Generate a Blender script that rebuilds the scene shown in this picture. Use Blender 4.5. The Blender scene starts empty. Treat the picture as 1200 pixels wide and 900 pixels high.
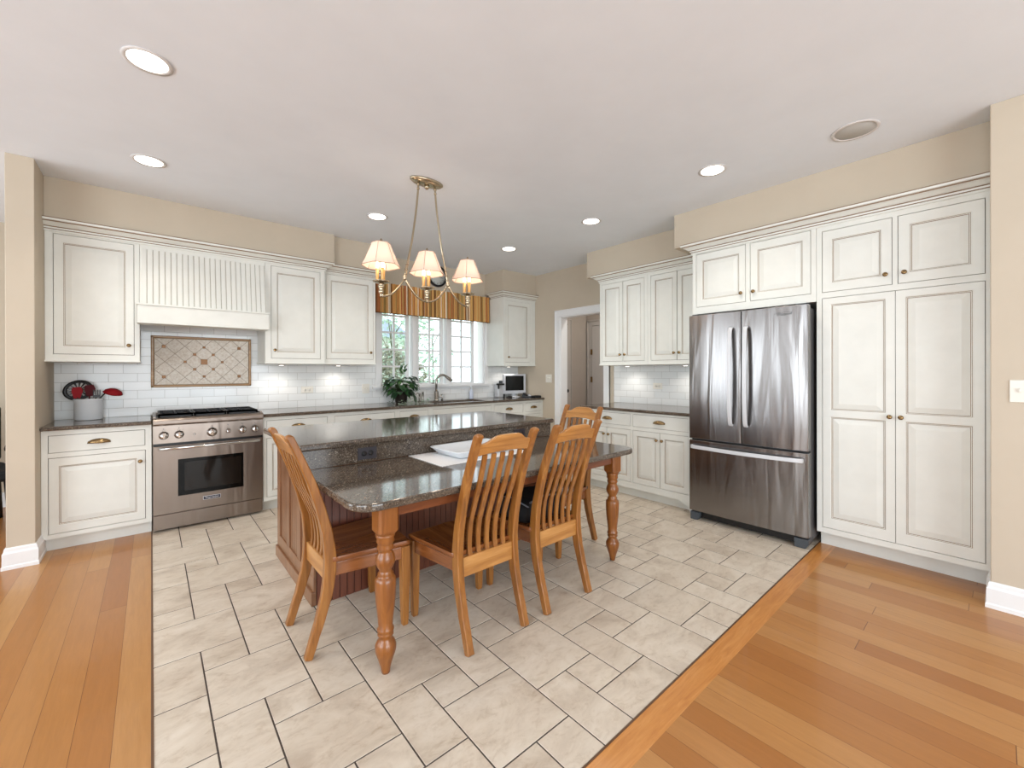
import bpy, bmesh, math, random
from mathutils import Matrix, Vector, noise
random.seed(7)
PI = math.pi
C = bpy.context.scene.collection
SC = bpy.context.scene

# ------------------------------------------------------------------ camera
F, YAW, PITCH, ROLL = 491.05, 0.859973, -0.0011, -0.00245
CAM_H = 1.3
cy_, sy_ = math.cos(YAW), math.sin(YAW)
fwd = Vector((cy_, sy_, 0)); rgt = Vector((sy_, -cy_, 0)); upv = Vector((0, 0, 1))
f2 = fwd * math.cos(PITCH) + upv * math.sin(PITCH)
u2 = -fwd * math.sin(PITCH) + upv * math.cos(PITCH)
r3 = rgt * math.cos(ROLL) + u2 * math.sin(ROLL)
u3 = -rgt * math.sin(ROLL) + u2 * math.cos(ROLL)
cam_d = bpy.data.cameras.new('camera')
cam = bpy.data.objects.new('camera', cam_d); C.objects.link(cam)
cam.matrix_world = Matrix(((r3.x, u3.x, -f2.x, 0), (r3.y, u3.y, -f2.y, 0), (r3.z, u3.z, -f2.z, CAM_H), (0, 0, 0, 1)))
cam_d.sensor_width = 36; cam_d.lens = F / 1200 * 36
cam_d.shift_y = -13.8 / 1200
cam_d.clip_start = 0.05
SC.camera = cam
SC.view_settings.view_transform = 'Standard'; SC.view_settings.look = 'None'
SC.view_settings.gamma = 1; SC.view_settings.use_curve_mapping = False
SC.view_settings.exposure = 0.0
SC.cycles.use_denoising = True
SC.cycles.max_bounces = 8; SC.cycles.diffuse_bounces = 5; SC.cycles.glossy_bounces = 4
SC.cycles.transmission_bounces = 6; SC.cycles.transparent_max_bounces = 12
SC.cycles.sample_clamp_indirect = 6

# ------------------------------------------------------------------ light
W = bpy.data.worlds.new('world'); SC.world = W; W.use_nodes = True
bg = W.node_tree.nodes['Background']
bg.inputs[0].default_value = (0.86, 0.94, 1.0, 1); bg.inputs[1].default_value = 3.0

def area(name, loc, rot, sx, sy, power, col=(1, 1, 1)):
    l = bpy.data.lights.new(name, 'AREA'); l.shape = 'RECTANGLE'; l.size = sx; l.size_y = sy
    l.energy = power; l.color = col
    o = bpy.data.objects.new(name, l); o.location = loc; o.rotation_euler = rot; C.objects.link(o)
    return o
# daylight in the windows of the open room behind the camera
area('daylight_rear', (0.7, -3.24, 1.45), (PI/2, 0, 0), 3.6, 1.9, 110, (.86, .94, 1.0))
area('daylight_side', (-3.54, 0.4, 1.45), (PI/2, 0, -PI/2), 3.6, 1.9, 100, (.86, .94, 1.0))
area('daylight_side_dining', (-3.54, 4.3, 1.45), (PI/2, 0, -PI/2), 1.8, 1.9, 38, (.86, .94, 1.0))
# added area light, out of view, to brighten the hall beyond the doorway
area('hall_fill', (5.0, 3.3, 2.72), (0, 0, 0), .3, .3, 14, (1, .95, .88))

# ------------------------------------------------------------------ materials
def lin(c):
    return tuple(((v/255)/12.92 if v/255 <= .04045 else (((v/255)+.055)/1.055)**2.4) for v in c)
def rgba(c): return (*lin(c), 1)
MATS = {}
def mat(name, col, rough=.5, metal=0, spec=.5, emit=None, es=0, coat=0):
    m = bpy.data.materials.new(name); m.use_nodes = True
    b = m.node_tree.nodes['Principled BSDF']
    b.inputs['Base Color'].default_value = rgba(col)
    b.inputs['Roughness'].default_value = rough
    b.inputs['Metallic'].default_value = metal
    b.inputs['Specular IOR Level'].default_value = spec
    b.inputs['Coat Weight'].default_value = coat
    if emit:
        b.inputs['Emission Color'].default_value = rgba(emit); b.inputs['Emission Strength'].default_value = es
    MATS[name] = m
    return m
class NT:
    def __init__(s, m):
        s.t = m.node_tree; s.b = s.t.nodes['Principled BSDF']
    def n(s, typ, **kw):
        x = s.t.nodes.new(typ)
        for k, v in kw.items():
            if k.startswith('i_'):
                key = k[2:]; x.inputs[int(key) if key.isdigit() else key.replace('_', ' ')].default_value = v
            else: setattr(x, k, v)
        return x
    def l(s, a, b): s.t.links.new(a, b)
    def coords(s, scale=(1, 1, 1), kind='Object', rot=(0, 0, 0)):
        c = s.n('ShaderNodeTexCoord'); m = s.n('ShaderNodeMapping'); m.inputs['Scale'].default_value = scale
        m.inputs['Rotation'].default_value = rot
        s.l(c.outputs[kind], m.inputs['Vector']); return m.outputs[0]
    def noise(s, vec, scale, detail=4, rough=.6, dist=0):
        x = s.n('ShaderNodeTexNoise'); x.inputs['Scale'].default_value = scale; x.inputs['Detail'].default_value = detail
        x.inputs['Roughness'].default_value = rough; x.inputs['Distortion'].default_value = dist
        s.l(vec, x.inputs['Vector']); return x.outputs['Fac']
    def ramp(s, fac, stops, interp='LINEAR'):
        r = s.n('ShaderNodeValToRGB'); r.color_ramp.interpolation = interp
        e = r.color_ramp.elements
        while len(e) < len(stops): e.new(.5)
        for k, (p, c) in zip(e, stops): k.position = p; k.color = rgba(c)
        s.l(fac, r.inputs[0]); return r.outputs[0]
    def mix(s, fac, a, b, mode='MIX'):
        x = s.n('ShaderNodeMix', data_type='RGBA', blend_type=mode)
        if isinstance(fac, float): x.inputs[0].default_value = fac
        else: s.l(fac, x.inputs[0])
        for i, v in ((6, a), (7, b)):
            if isinstance(v, tuple): x.inputs[i].default_value = rgba(v)
            else: s.l(v, x.inputs[i])
        return x.outputs[2]
    def math(s, op, a, b=None):
        x = s.n('ShaderNodeMath', operation=op)
        for i, v in ((0, a), (1, b)):
            if v is None: continue
            if isinstance(v, (int, float)): x.inputs[i].default_value = v
            else: s.l(v, x.inputs[i])
        return x.outputs[0]
    def bump(s, h, strength=.2, dist=.01):
        x = s.n('ShaderNodeBump'); x.inputs['Strength'].default_value = strength; x.inputs['Distance'].default_value = dist
        s.l(h, x.inputs['Height']); s.l(x.outputs[0], s.b.inputs['Normal'])
    def base(s, c): s.l(c, s.b.inputs['Base Color'])

def painted(name, col, rough=.6, var=5, scale=3, spec=.3):
    m = mat(name, col, rough, spec=spec); t = NT(m)
    n = t.noise(t.coords(), scale, 3)
    lo = tuple(max(0, c-var) for c in col); hi = tuple(min(255, c+var) for c in col)
    t.base(t.ramp(n, [(.3, lo), (.7, hi)]))
    n2 = t.noise(t.coords(), 180, 2); t.bump(n2, .06, .002)
    return m
M_WALL = painted('wall_paint', (199, 187, 169), .75, 2)
M_CEIL = painted('ceiling_paint', (233, 238, 245), .8, 2)
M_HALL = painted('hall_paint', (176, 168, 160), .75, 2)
M_TRIM = painted('trim_paint', (236, 237, 238), .35, 2)
M_CAB = painted('cabinet_paint', (229, 230, 224), .38, 3, 6, .4)
M_GLAZE = mat('cabinet_glaze', (138, 114, 90), .6)
M_GLAZE2 = mat('cabinet_gap', (88, 72, 58), .7)

def wood(name, c1, c2, c3, grain='z', rough=.32, coat=.3, sc=1.0):
    m = mat(name, c2, rough, coat=coat); t = NT(m)
    m.node_tree.nodes['Principled BSDF'].inputs['Coat Roughness'].default_value = .18
    s = {'z': (14, 14, 1.2), 'x': (1.2, 14, 14), 'y': (14, 1.2, 14)}[grain]
    v = t.coords(tuple(k*sc for k in s))
    n = t.noise(v, 2.2, 6, .62, .9)
    c = t.ramp(n, [(.28, c1), (.5, c2), (.72, c3)])
    s2 = {'z': (90, 90, 3), 'x': (3, 90, 90), 'y': (90, 3, 90)}[grain]
    n2 = t.noise(t.coords(s2), 1.5, 2)
    t.base(t.mix(t.math('MULTIPLY', n2, .32), c, c1))
    t.bump(n2, .05, .001)
    return m
M_OAK = wood('chair_oak_upright', (116, 70, 27), (154, 98, 42), (182, 126, 62), 'z')
M_OAKX = wood('chair_oak_crosswise', (148, 94, 44), (184, 128, 66), (208, 154, 92), 'x')
M_OAKS = wood('chair_oak_seat', (110, 60, 28), (140, 82, 40), (164, 102, 54), 'y', .25, .5)
M_CHERRY = wood('table_leg_wood', (110, 60, 22), (140, 82, 30), (160, 100, 44), 'z', .32, .25)
M_CHERRYX = wood('table_apron_wood', (94, 46, 24), (114, 60, 30), (132, 74, 38), 'x', .3, .4)
M_ISL = wood('island_wood', (112, 74, 48), (138, 96, 66), (156, 114, 82), 'z', .35, .3)
M_ISLD = wood('island_bead_wood', (96, 52, 38), (112, 62, 44), (128, 74, 52), 'z', .35, .3)
M_ISLG = mat('island_groove', (62, 32, 22), .6)

def granite():
    m = mat('granite', (90, 80, 70), .09, spec=.6); t = NT(m)
    v = t.coords()
    vo = t.n('ShaderNodeTexVoronoi'); vo.inputs['Scale'].default_value = 190; t.l(v, vo.inputs['Vector'])
    c1 = t.ramp(vo.outputs['Color'], [(.0, (38, 31, 28)), (.35, (68, 58, 50)), (.6, (94, 82, 71)), (.86, (118, 107, 95)), (.97, (190, 180, 164))])
    n = t.noise(v, 30, 4, .7)
    c2 = t.ramp(n, [(.35, (62, 52, 45)), (.62, (112, 102, 92))])
    t.base(t.mix(.18, c1, c2))
    return m
M_GRAN = granite()

def steel(name, col=(176, 168, 162), rough=.24, axis='v', wav=.25):
    m = mat(name, col, rough, 1.0); t = NT(m)
    v = t.coords((40, 40, .6) if axis == 'v' else (.6, 40, 40))
    n = t.noise(v, 6, 4)
    r = t.n('ShaderNodeMapRange'); t.l(n, r.inputs[0]); r.inputs[3].default_value = rough-.05; r.inputs[4].default_value = rough+.09
    t.l(r.outputs[0], t.b.inputs['Roughness'])
    w = t.noise(t.coords((4.2, 4.2, .5)), 2.0, 2, .4, .8)
    t.bump(w, wav, .05)
    return m
M_STEEL = steel('fridge_steel', (143, 140, 139), .21, 'v', .16)
M_STEELR = steel('range_steel', (140, 128, 119), .3, 'h', .12)
M_CHROME = mat('polished_metal', (215, 215, 215), .12, 1)
M_SATIN = mat('satin_handle', (214, 216, 220), .42, .25)
M_NICKEL = mat('brushed_nickel', (160, 155, 148), .25, 1)
M_BRASS = mat('antique_brass', (150, 124, 88), .25, 1)
M_ANTIQ = mat('antique_silver_brass', (186, 172, 148), .25, 1)
M_BLACKM = mat('black_enamel', (18, 19, 22), .35)
M_CAST = mat('cast_iron', (28, 28, 31), .5)
M_BLKGLASS = mat('oven_glass', (10, 10, 10), .08, spec=.2)
M_OVEN_IN = mat('oven_window', (26, 22, 19), .06, spec=.3)
M_DKGREY = mat('dark_grey_plastic', (66, 72, 78), .5)
M_FRSIDE = mat('fridge_side', (92, 90, 92), .4, .3)
M_WHITE = mat('white_ceramic', (235, 240, 245), .2)
M_CLOTH = mat('white_cloth', (238, 238, 238), .9)
M_PLATE = mat('cover_plate', (232, 228, 218), .4)
M_PLATED = mat('dark_cover_plate', (50, 46, 52), .4)
M_SLOT = mat('slot_black', (25, 22, 22), .5)
M_RED = mat('red_silicone', (150, 22, 32), .6, spec=.2)
M_REDD = mat('dark_red_plastic', (88, 16, 26), .6, spec=.2)
M_BLACK = mat('black_plastic', (16, 16, 18), .35)
M_BAG = mat('black_fabric', (14, 15, 19), .7)
M_GREYF = mat('grey_webbing', (110, 112, 120), .8)
M_SCREEN = mat('screen', (5, 6, 8), .12)
M_MONI = mat('monitor_grey', (206, 208, 214), .4)
M_CANLIT = mat('lamp_disc', (255, 250, 240), .5, emit=(255, 247, 236), es=5.5)
M_CANTRIM = mat('can_trim', (214, 210, 208), .5)
M_SPK = mat('speaker_mesh', (190, 188, 184), .7)
M_SOAP = mat('clear_soap', (214, 222, 240), .15)
M_POT = mat('plant_pot_brown', (42, 34, 30), .5)
M_STEM = mat('stem_green', (60, 84, 40), .6)
def leafmat(name, a, b):
    m = mat(name, a, .4); t = NT(m); t.base(t.ramp(t.noise(t.coords(), 22, 2), [(.35, a), (.65, b)])); return m
M_LEAF = leafmat('houseplant_leaf', (20, 46, 30), (64, 108, 58))
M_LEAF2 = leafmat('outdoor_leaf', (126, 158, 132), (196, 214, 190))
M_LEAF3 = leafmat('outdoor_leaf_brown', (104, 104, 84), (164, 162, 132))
M_BARK = mat('bark', (140, 132, 120), .8)
M_SIDING = mat('house_siding', (222, 222, 214), .7)
M_ROOFM = mat('house_roof', (136, 146, 158), .8)
M_GRASS = mat('lawn', (140, 170, 120), .9)
M_DOORG = painted('hall_door_paint', (186, 182, 178), .5, 2)

def glass(name, col=(1, 1, 1), refl=.1):
    m = bpy.data.materials.new(name); m.use_nodes = True; t = m.node_tree
    for n in list(t.nodes): t.nodes.remove(n)
    o = t.nodes.new('ShaderNodeOutputMaterial'); mx = t.nodes.new('ShaderNodeMixShader')
    tr = t.nodes.new('ShaderNodeBsdfTransparent'); tr.inputs[0].default_value = (*col, 1)
    gl = t.nodes.new('ShaderNodeBsdfGlossy'); gl.inputs['Roughness'].default_value = .02
    fr = t.nodes.new('ShaderNodeFresnel'); fr.inputs[0].default_value = 1.45
    t.links.new(fr.outputs[0], mx.inputs[0]); t.links.new(tr.outputs[0], mx.inputs[1]); t.links.new(gl.outputs[0], mx.inputs[2])
    t.links.new(mx.outputs[0], o.inputs[0]); MATS[name] = m; return m
M_GLASS = glass('window_glass', (.95, .98, .98))

def subway(name, ax):
    m = mat(name, (228, 232, 232), .12, spec=.5); t = NT(m)
    c = t.n('ShaderNodeTexCoord'); s = t.n('ShaderNodeSeparateXYZ'); k = t.n('ShaderNodeCombineXYZ')
    t.l(c.outputs['Object'], s.inputs[0]); t.l(s.outputs[ax], k.inputs[0])
    t.l(t.math('SUBTRACT', s.outputs[2], .914), k.inputs[1])
    b = t.n('ShaderNodeTexBrick'); t.l(k.outputs[0], b.inputs['Vector'])
    b.inputs['Scale'].default_value = 1; b.inputs['Brick Width'].default_value = .187; b.inputs['Row Height'].default_value = .0762
    b.inputs['Mortar Size'].default_value = .0016; b.inputs['Mortar Smooth'].default_value = .3
    b.inputs['Color1'].default_value = rgba((240, 241, 240)); b.inputs['Color2'].default_value = rgba((230, 233, 233)); b.inputs['Mortar'].default_value = rgba((188, 188, 184))
    t.base(b.outputs['Color'])
    t.bump(t.math('MULTIPLY', b.outputs['Fac'], -1.0), .35, .003)
    return m
M_SUBX = subway('subway_tile', 0)
M_SUBY = subway('subway_tile_side', 1)

def plank_floor(name, c1, c2, c3, wid=.108, ln=1.5):
    m = mat(name, c2, .28, spec=.4, coat=.15); t = NT(m)
    c = t.n('ShaderNodeTexCoord'); s = t.n('ShaderNodeSeparateXYZ'); t.l(c.outputs['Object'], s.inputs[0])
    xs = t.math('DIVIDE', s.outputs[0], wid); row = t.math('FLOOR', xs)
    wn = t.n('ShaderNodeTexWhiteNoise', noise_dimensions='1D'); t.l(row, wn.inputs['W'])
    ys = t.math('ADD', t.math('DIVIDE', s.outputs[1], ln), t.math('MULTIPLY', wn.outputs['Value'], 7.3)); cell = t.math('FLOOR', ys)
    cb = t.n('ShaderNodeCombineXYZ'); t.l(row, cb.inputs[0]); t.l(cell, cb.inputs[1])
    w2 = t.n('ShaderNodeTexWhiteNoise', noise_dimensions='2D'); t.l(cb.outputs[0], w2.inputs['Vector'])
    tone = t.ramp(w2.outputs['Value'], [(0, c1), (.5, c2), (1, c3)])
    ad = t.n('ShaderNodeVectorMath', operation='ADD'); t.l(c.outputs['Object'], ad.inputs[0]); t.l(w2.outputs['Color'], ad.inputs[1])
    mp = t.n('ShaderNodeMapping'); mp.inputs['Scale'].default_value = (16, 1.4, 1); t.l(ad.outputs[0], mp.inputs[0])
    n = t.noise(mp.outputs[0], 3, 6, .65, .5)
    dark = tuple(int(k*.72) for k in c1)
    g = t.mix(t.math('MULTIPLY', t.math('GREATER_THAN', n, .0), t.math('MULTIPLY', n, .5)), tone, dark)
    mp3 = t.n('ShaderNodeMapping'); mp3.inputs['Scale'].default_value = (150, 6, 1); t.l(ad.outputs[0], mp3.inputs[0])
    n3 = t.noise(mp3.outputs[0], 2, 2)
    g = t.mix(t.math('MULTIPLY', n3, .22), g, dark)
    fx = t.math('FRACT', xs); fy = t.math('FRACT', ys)
    gx = t.math('LESS_THAN', fx, .014); gy = t.math('LESS_THAN', fy, .0012)
    gap = t.math('MAXIMUM', gx, gy)
    t.base(t.mix(t.math('MULTIPLY', gap, .85), g, (90, 48, 20)))
    return m
M_FLOOR = plank_floor('oak_plank_floor', (172, 110, 53), (188, 129, 69), (204, 152, 94), .108, 2.2)
M_BORDER = wood('oak_border_plank', (182, 116, 54), (198, 134, 68), (212, 152, 88), 'x', .28, .15, 2.0)

def stone_tile():
    m = mat('stone_floor_tile', (206, 194, 178), .38, spec=.4); t = NT(m)
    at = t.n('ShaderNodeVertexColor', layer_name='tone')
    ad = t.n('ShaderNodeVectorMath', operation='MULTIPLY_ADD'); ad.inputs[1].default_value = (9, 9, 9)
    c = t.n('ShaderNodeTexCoord'); t.l(at.outputs[0], ad.inputs[0]); t.l(c.outputs['Object'], ad.inputs[2])
    sp = t.n('ShaderNodeSeparateColor'); t.l(at.outputs[0], sp.inputs[0])
    tone = t.ramp(sp.outputs[0], [(0, (194, 178, 158)), (.5, (207, 193, 175)), (1, (219, 207, 190))])
    mp = t.n('ShaderNodeMapping'); mp.inputs['Scale'].default_value = (1, 1.7, 1); t.l(ad.outputs[0], mp.inputs[0])
    n = t.noise(mp.outputs[0], 3.2, 8, .66, .8)
    a = t.ramp(n, [(.32, (148, 122, 96)), (.50, (204, 188, 168)), (.68, (228, 217, 202))])
    n2 = t.noise(mp.outputs[0], 16, 8, .72, .6)
    b = t.ramp(n2, [(.33, (160, 142, 124)), (.48, (214, 206, 194)), (.8, (226, 220, 210))])
    t.base(t.mix(.30, t.mix(.62, tone, a), b))
    t.bump(n2, .08, .003)
    return m
M_TILE = stone_tile()
M_GROUT = mat('floor_grout', (74, 64, 58), .9)

def travertine():
    m = mat('travertine', (196, 184, 168), .5); t = NT(m)
    n = t.noise(t.coords(), 55, 6, .7)
    t.base(t.ramp(n, [(.3, (200, 186, 168)), (.5, (222, 213, 200)), (.7, (236, 231, 222))]))
    return m
M_TRAV = travertine()
M_TRAVG = mat('travertine_grout', (166, 150, 131), .8)
M_BRONZE = mat('bronze_inset', (112, 76, 44), .35, .5)
M_ROPE = wood('pencil_border_tile', (128, 88, 40), (160, 118, 62), (186, 148, 92), 'x', .35, .2)

def stripes():
    m = mat('valance_stripe', (180, 130, 70), .85); t = NT(m)
    c = t.n('ShaderNodeTexCoord'); s = t.n('ShaderNodeSeparateXYZ'); t.l(c.outputs['UV'], s.inputs[0])
    k = t.n('ShaderNodeCombineXYZ'); t.l(s.outputs[0], k.inputs[0])
    n = t.n('ShaderNodeTexWhiteNoise', noise_dimensions='1D')
    t.l(t.math('FLOOR', t.math('MULTIPLY', s.outputs[0], 150)), n.inputs['W'])
    t.base(t.ramp(n.outputs['Value'], [(0, (140, 98, 56)), (.14, (206, 152, 88)), (.32, (224, 178, 110)), (.48, (186, 118, 72)), (.58, (214, 178, 116)), (.70, (172, 142, 84)), (.80, (242, 228, 204)), (.92, (222, 176, 112))], 'CONSTANT'))
    return m
M_STRIPE = stripes()

def shade_mat():
    m = bpy.data.materials.new('shade_fabric'); m.use_nodes = True; t = m.node_tree
    b = t.nodes['Principled BSDF']; o = t.nodes['Material Output']
    b.inputs['Base Color'].default_value = rgba((238, 216, 202)); b.inputs['Roughness'].default_value = .8
    tl = t.nodes.new('ShaderNodeBsdfTranslucent'); tl.inputs[0].default_value = rgba((250, 226, 210))
    mx = t.nodes.new('ShaderNodeMixShader'); mx.inputs[0].default_value = .22
    t.links.new(b.outputs[0], mx.inputs[1]); t.links.new(tl.outputs[0], mx.inputs[2]); t.links.new(mx.outputs[0], o.inputs[0])
    MATS['shade_fabric'] = m; return m
M_SHADE = shade_mat()
M_SHTRIM = mat('shade_trim', (170, 140, 122), .8)
M_CANDLE = mat('candle_sleeve', (226, 178, 112), .5)
M_BULB = mat('bulb', (255, 236, 205), .4, emit=(255, 226, 186), es=4)

# ------------------------------------------------------------------ mesh helpers
def new(name, me, parent=None):
    o = bpy.data.objects.new(name, me); C.objects.link(o)
    if parent: o.parent = parent
    return o
class MB:
    def __init__(s): s.v = []; s.f = []; s.m = []; s.sm = []
    def box(s, x0, x1, y0, y1, z0, z1, m=0):
        b = len(s.v); s.v += [(x, y, z) for z in (z0, z1) for y in (y0, y1) for x in (x0, x1)]
        for q in ((0, 2, 3, 1), (4, 5, 7, 6), (0, 1, 5, 4), (2, 6, 7, 3), (0, 4, 6, 2), (1, 3, 7, 5)):
            s.f.append([b+i for i in q]); s.m.append(m); s.sm.append(False)
        return s
    def face(s, pts, m=0, sm=False):
        b = len(s.v); s.v += [tuple(p) for p in pts]; s.f.append(list(range(b, b+len(pts)))); s.m.append(m); s.sm.append(sm); return s
    def rings(s, rings, m=0, closed=True, cap=True, sm=True, ms=None):
        # rings: list of lists of points, same length
        b = len(s.v); n = len(rings[0])
        for r in rings: s.v += [tuple(p) for p in r]
        for i in range(len(rings)-1):
            for j in range(n if closed else n-1):
                k = (j+1) % n
                s.f.append([b+i*n+j, b+i*n+k, b+(i+1)*n+k, b+(i+1)*n+j]); s.m.append(ms[i] if ms else m); s.sm.append(sm)
        if cap:
            s.f.append([b+j for j in reversed(range(n))]); s.m.append(ms[0] if ms else m); s.sm.append(False)
            s.f.append([b+(len(rings)-1)*n+j for j in range(n)]); s.m.append(ms[-1] if ms else m); s.sm.append(False)
        return s
    def lathe(s, prof, c=(0, 0, 0), seg=20, m=0, axis='z', sm=True, a0=0, a1=2*PI, sx=1, sy=1, rot=0):
        rs = []
        full = abs(a1-a0-2*PI) < 1e-6
        for r, z in prof:
            ring = []
            for k in range(seg if full else seg+1):
                a = rot+a0+(a1-a0)*k/seg
                p = (r*math.cos(a)*sx, r*math.sin(a)*sy, z)
                if axis == 'y': p = (p[0], -z, p[1])   # axis points to -y
                if axis == 'x': p = (z, p[0], p[1])
                ring.append((c[0]+p[0], c[1]+p[1], c[2]+p[2]))
            rs.append(ring)
        return s.rings(rs, m, closed=full, cap=full, sm=sm)
    def tube(s, pts, r, seg=8, m=0, sm=True, ref=None, ry=None):
        pts = [Vector(p) for p in pts]; rs = []
        n = len(pts)
        for i, p in enumerate(pts):
            d = (pts[min(i+1, n-1)]-pts[max(i-1, 0)]).normalized()
            a = Vector(ref) if ref else (Vector((0, 0, 1)) if abs(d.z) < .9 else Vector((1, 0, 0)))
            x = d.cross(a).normalized(); y = x.cross(d).normalized()
            rr = r[i] if isinstance(r, (list, tuple)) else r
            r2 = rr if ry is None else (ry[i] if isinstance(ry, (list, tuple)) else ry)
            rs.append([p+x*rr*math.cos(2*PI*k/seg)+y*r2*math.sin(2*PI*k/seg) for k in range(seg)])
        return s.rings(rs, m, sm=sm)
    def bar(s, pts, w, t, m=0, side=(1, 0, 0)):
        # rectangular section swept along pts; w along 'side', t across
        pts = [Vector(p) for p in pts]; sd = Vector(side); n = len(pts); rs = []
        for i, p in enumerate(pts):
            d = (pts[min(i+1, n-1)]-pts[max(i-1, 0)]).normalized(); q = d.cross(sd).normalized()
            ww = (w[i] if isinstance(w, (list, tuple)) else w)/2; tt = (t[i] if isinstance(t, (list, tuple)) else t)/2
            rs.append([p+sd*ww+q*tt, p-sd*ww+q*tt, p-sd*ww-q*tt, p+sd*ww-q*tt])
        return s.rings(rs, m, sm=False)
    def sweep(s, path, prof, ms=0, closed=False, cap=True):
        # path: xy points; prof: list of (out, z), out measured to the right of travel; ms per profile segment
        n = len(path); rs = []
        for i, p in enumerate(path):
            p = Vector(p)
            if closed: a = Vector(path[(i-1) % n]); c = Vector(path[(i+1) % n])
            else: a = Vector(path[i-1]) if i else None; c = Vector(path[i+1]) if i < n-1 else None
            d1 = (p-a).normalized() if a is not None else (c-p).normalized()
            d2 = (c-p).normalized() if c is not None else d1
            n1 = Vector((d1.y, -d1.x)); n2 = Vector((d2.y, -d2.x))
            mt = (n1+n2).normalized(); mt = mt/max(.2, mt.dot(n1))
            rs.append([(p.x+mt.x*o, p.y+mt.y*o, z) for o, z in prof])
        b = len(s.v); k = len(prof)
        for r in rs: s.v += r
        for i in range(n if closed else n-1):
            i2 = (i+1) % n
            for j in range(k-1):
                s.f.append([b+i*k+j, b+i2*k+j, b+i2*k+j+1, b+i*k+j+1]); s.m.append(ms[j] if isinstance(ms, (list, tuple)) else ms); s.sm.append(False)
        if cap and not closed:
            s.f.append([b+j for j in range(k)]); s.m.append(0); s.sm.append(False)
            s.f.append([b+(n-1)*k+j for j in reversed(range(k))]); s.m.append(0); s.sm.append(False)
        return s
    def extrude(s, poly, vec, m=0, side_m=None):
        # poly: 3D points, vec: extrusion vector
        b = len(s.v); n = len(poly); vec = Vector(vec)
        s.v += [tuple(p) for p in poly]+[tuple(Vector(p)+vec) for p in poly]
        s.f.append([b+i for i in reversed(range(n))]); s.m.append(m); s.sm.append(False)
        s.f.append([b+n+i for i in range(n)]); s.m.append(m); s.sm.append(False)
        for i in range(n):
            j = (i+1) % n; s.f.append([b+i, b+j, b+n+j, b+n+i]); s.m.append(m if side_m is None else side_m); s.sm.append(False)
        return s
    def xf(s, mtx, start=0):
        for i in range(start, len(s.v)): s.v[i] = tuple(mtx @ Vector(s.v[i]))
        return s
    def build(s, name, mats, parent=None, bevel=0, seg=2, loc=None, rotz=None, fix=True):
        me = bpy.data.meshes.new(name); me.from_pydata(s.v, [], s.f)
        if not isinstance(mats, (list, tuple)): mats = [mats]
        for m in mats: me.materials.append(m)
        for p, mi, sm in zip(me.polygons, s.m, s.sm): p.material_index = mi; p.use_smooth = sm
        if fix:
            bm = bmesh.new(); bm.from_mesh(me); bmesh.ops.recalc_face_normals(bm, faces=bm.faces); bm.to_mesh(me); bm.free()
        me.update()
        o = new(name, me, parent)
        if bevel:
            md = o.modifiers.new('bevel', 'BEVEL'); md.width = bevel; md.segments = seg; md.limit_method = 'ANGLE'; md.angle_limit = .6; md.harden_normals = False
        if loc: o.location = loc
        if rotz is not None: o.rotation_euler = (0, 0, rotz)
        return o
def thing(name, label, cat, loc=(0, 0, 0), rotz=0, group=None):
    o = bpy.data.objects.new(name, None); C.objects.link(o); o.empty_display_size = .1
    o.location = loc; o.rotation_euler = (0, 0, rotz); o['label'] = label; o['category'] = cat
    if group: o['group'] = group
    return o
def tag(o, label, cat, group=None):
    o['label'] = label; o['category'] = cat
    if group: o['group'] = group
    return o
def struct(o): o['kind'] = 'structure'; return o
def dup(root, loc, rotz=None, label=None, group=None):
    def cp(o, par):
        c = o.copy(); C.objects.link(c)
        if par: c.parent = par
        for ch in list(o.children): cp(ch, c)
        return c
    r = cp(root, None); r.location = loc
    if rotz is not None: r.rotation_euler = (0, 0, rotz)
    if label: r['label'] = label
    if group: r['group'] = group
    return r
def smooth_path(pts, n=6):
    P = [Vector(p) for p in pts]; out = []
    for i in range(len(P)-1):
        a = P[max(i-1, 0)]; b = P[i]; c = P[i+1]; d = P[min(i+2, len(P)-1)]
        for k in range(n):
            t = k/n; t2 = t*t; t3 = t2*t
            out.append(.5*((2*b)+(-a+c)*t+(2*a-5*b+4*c-d)*t2+(-a+3*b-3*c+d)*t3))
    out.append(P[-1]); return out
def text(body, size, mat_, parent, loc, rot, ext=.0006, name='lettering', shear=0, sx=1):
    cu = bpy.data.curves.new('txt', 'FONT'); cu.body = body; cu.size = size; cu.extrude = ext; cu.align_x = 'CENTER'; cu.align_y = 'CENTER'; cu.shear = shear
    tmp = bpy.data.objects.new('txt', cu); C.objects.link(tmp)
    dg = bpy.context.evaluated_depsgraph_get(); me = bpy.data.meshes.new_from_object(tmp.evaluated_get(dg))
    bpy.data.objects.remove(tmp); me.materials.clear(); me.materials.append(mat_)
    o = new(name, me, parent); o.location = loc; o.rotation_euler = rot; o.scale = (sx, 1, 1); return o

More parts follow.
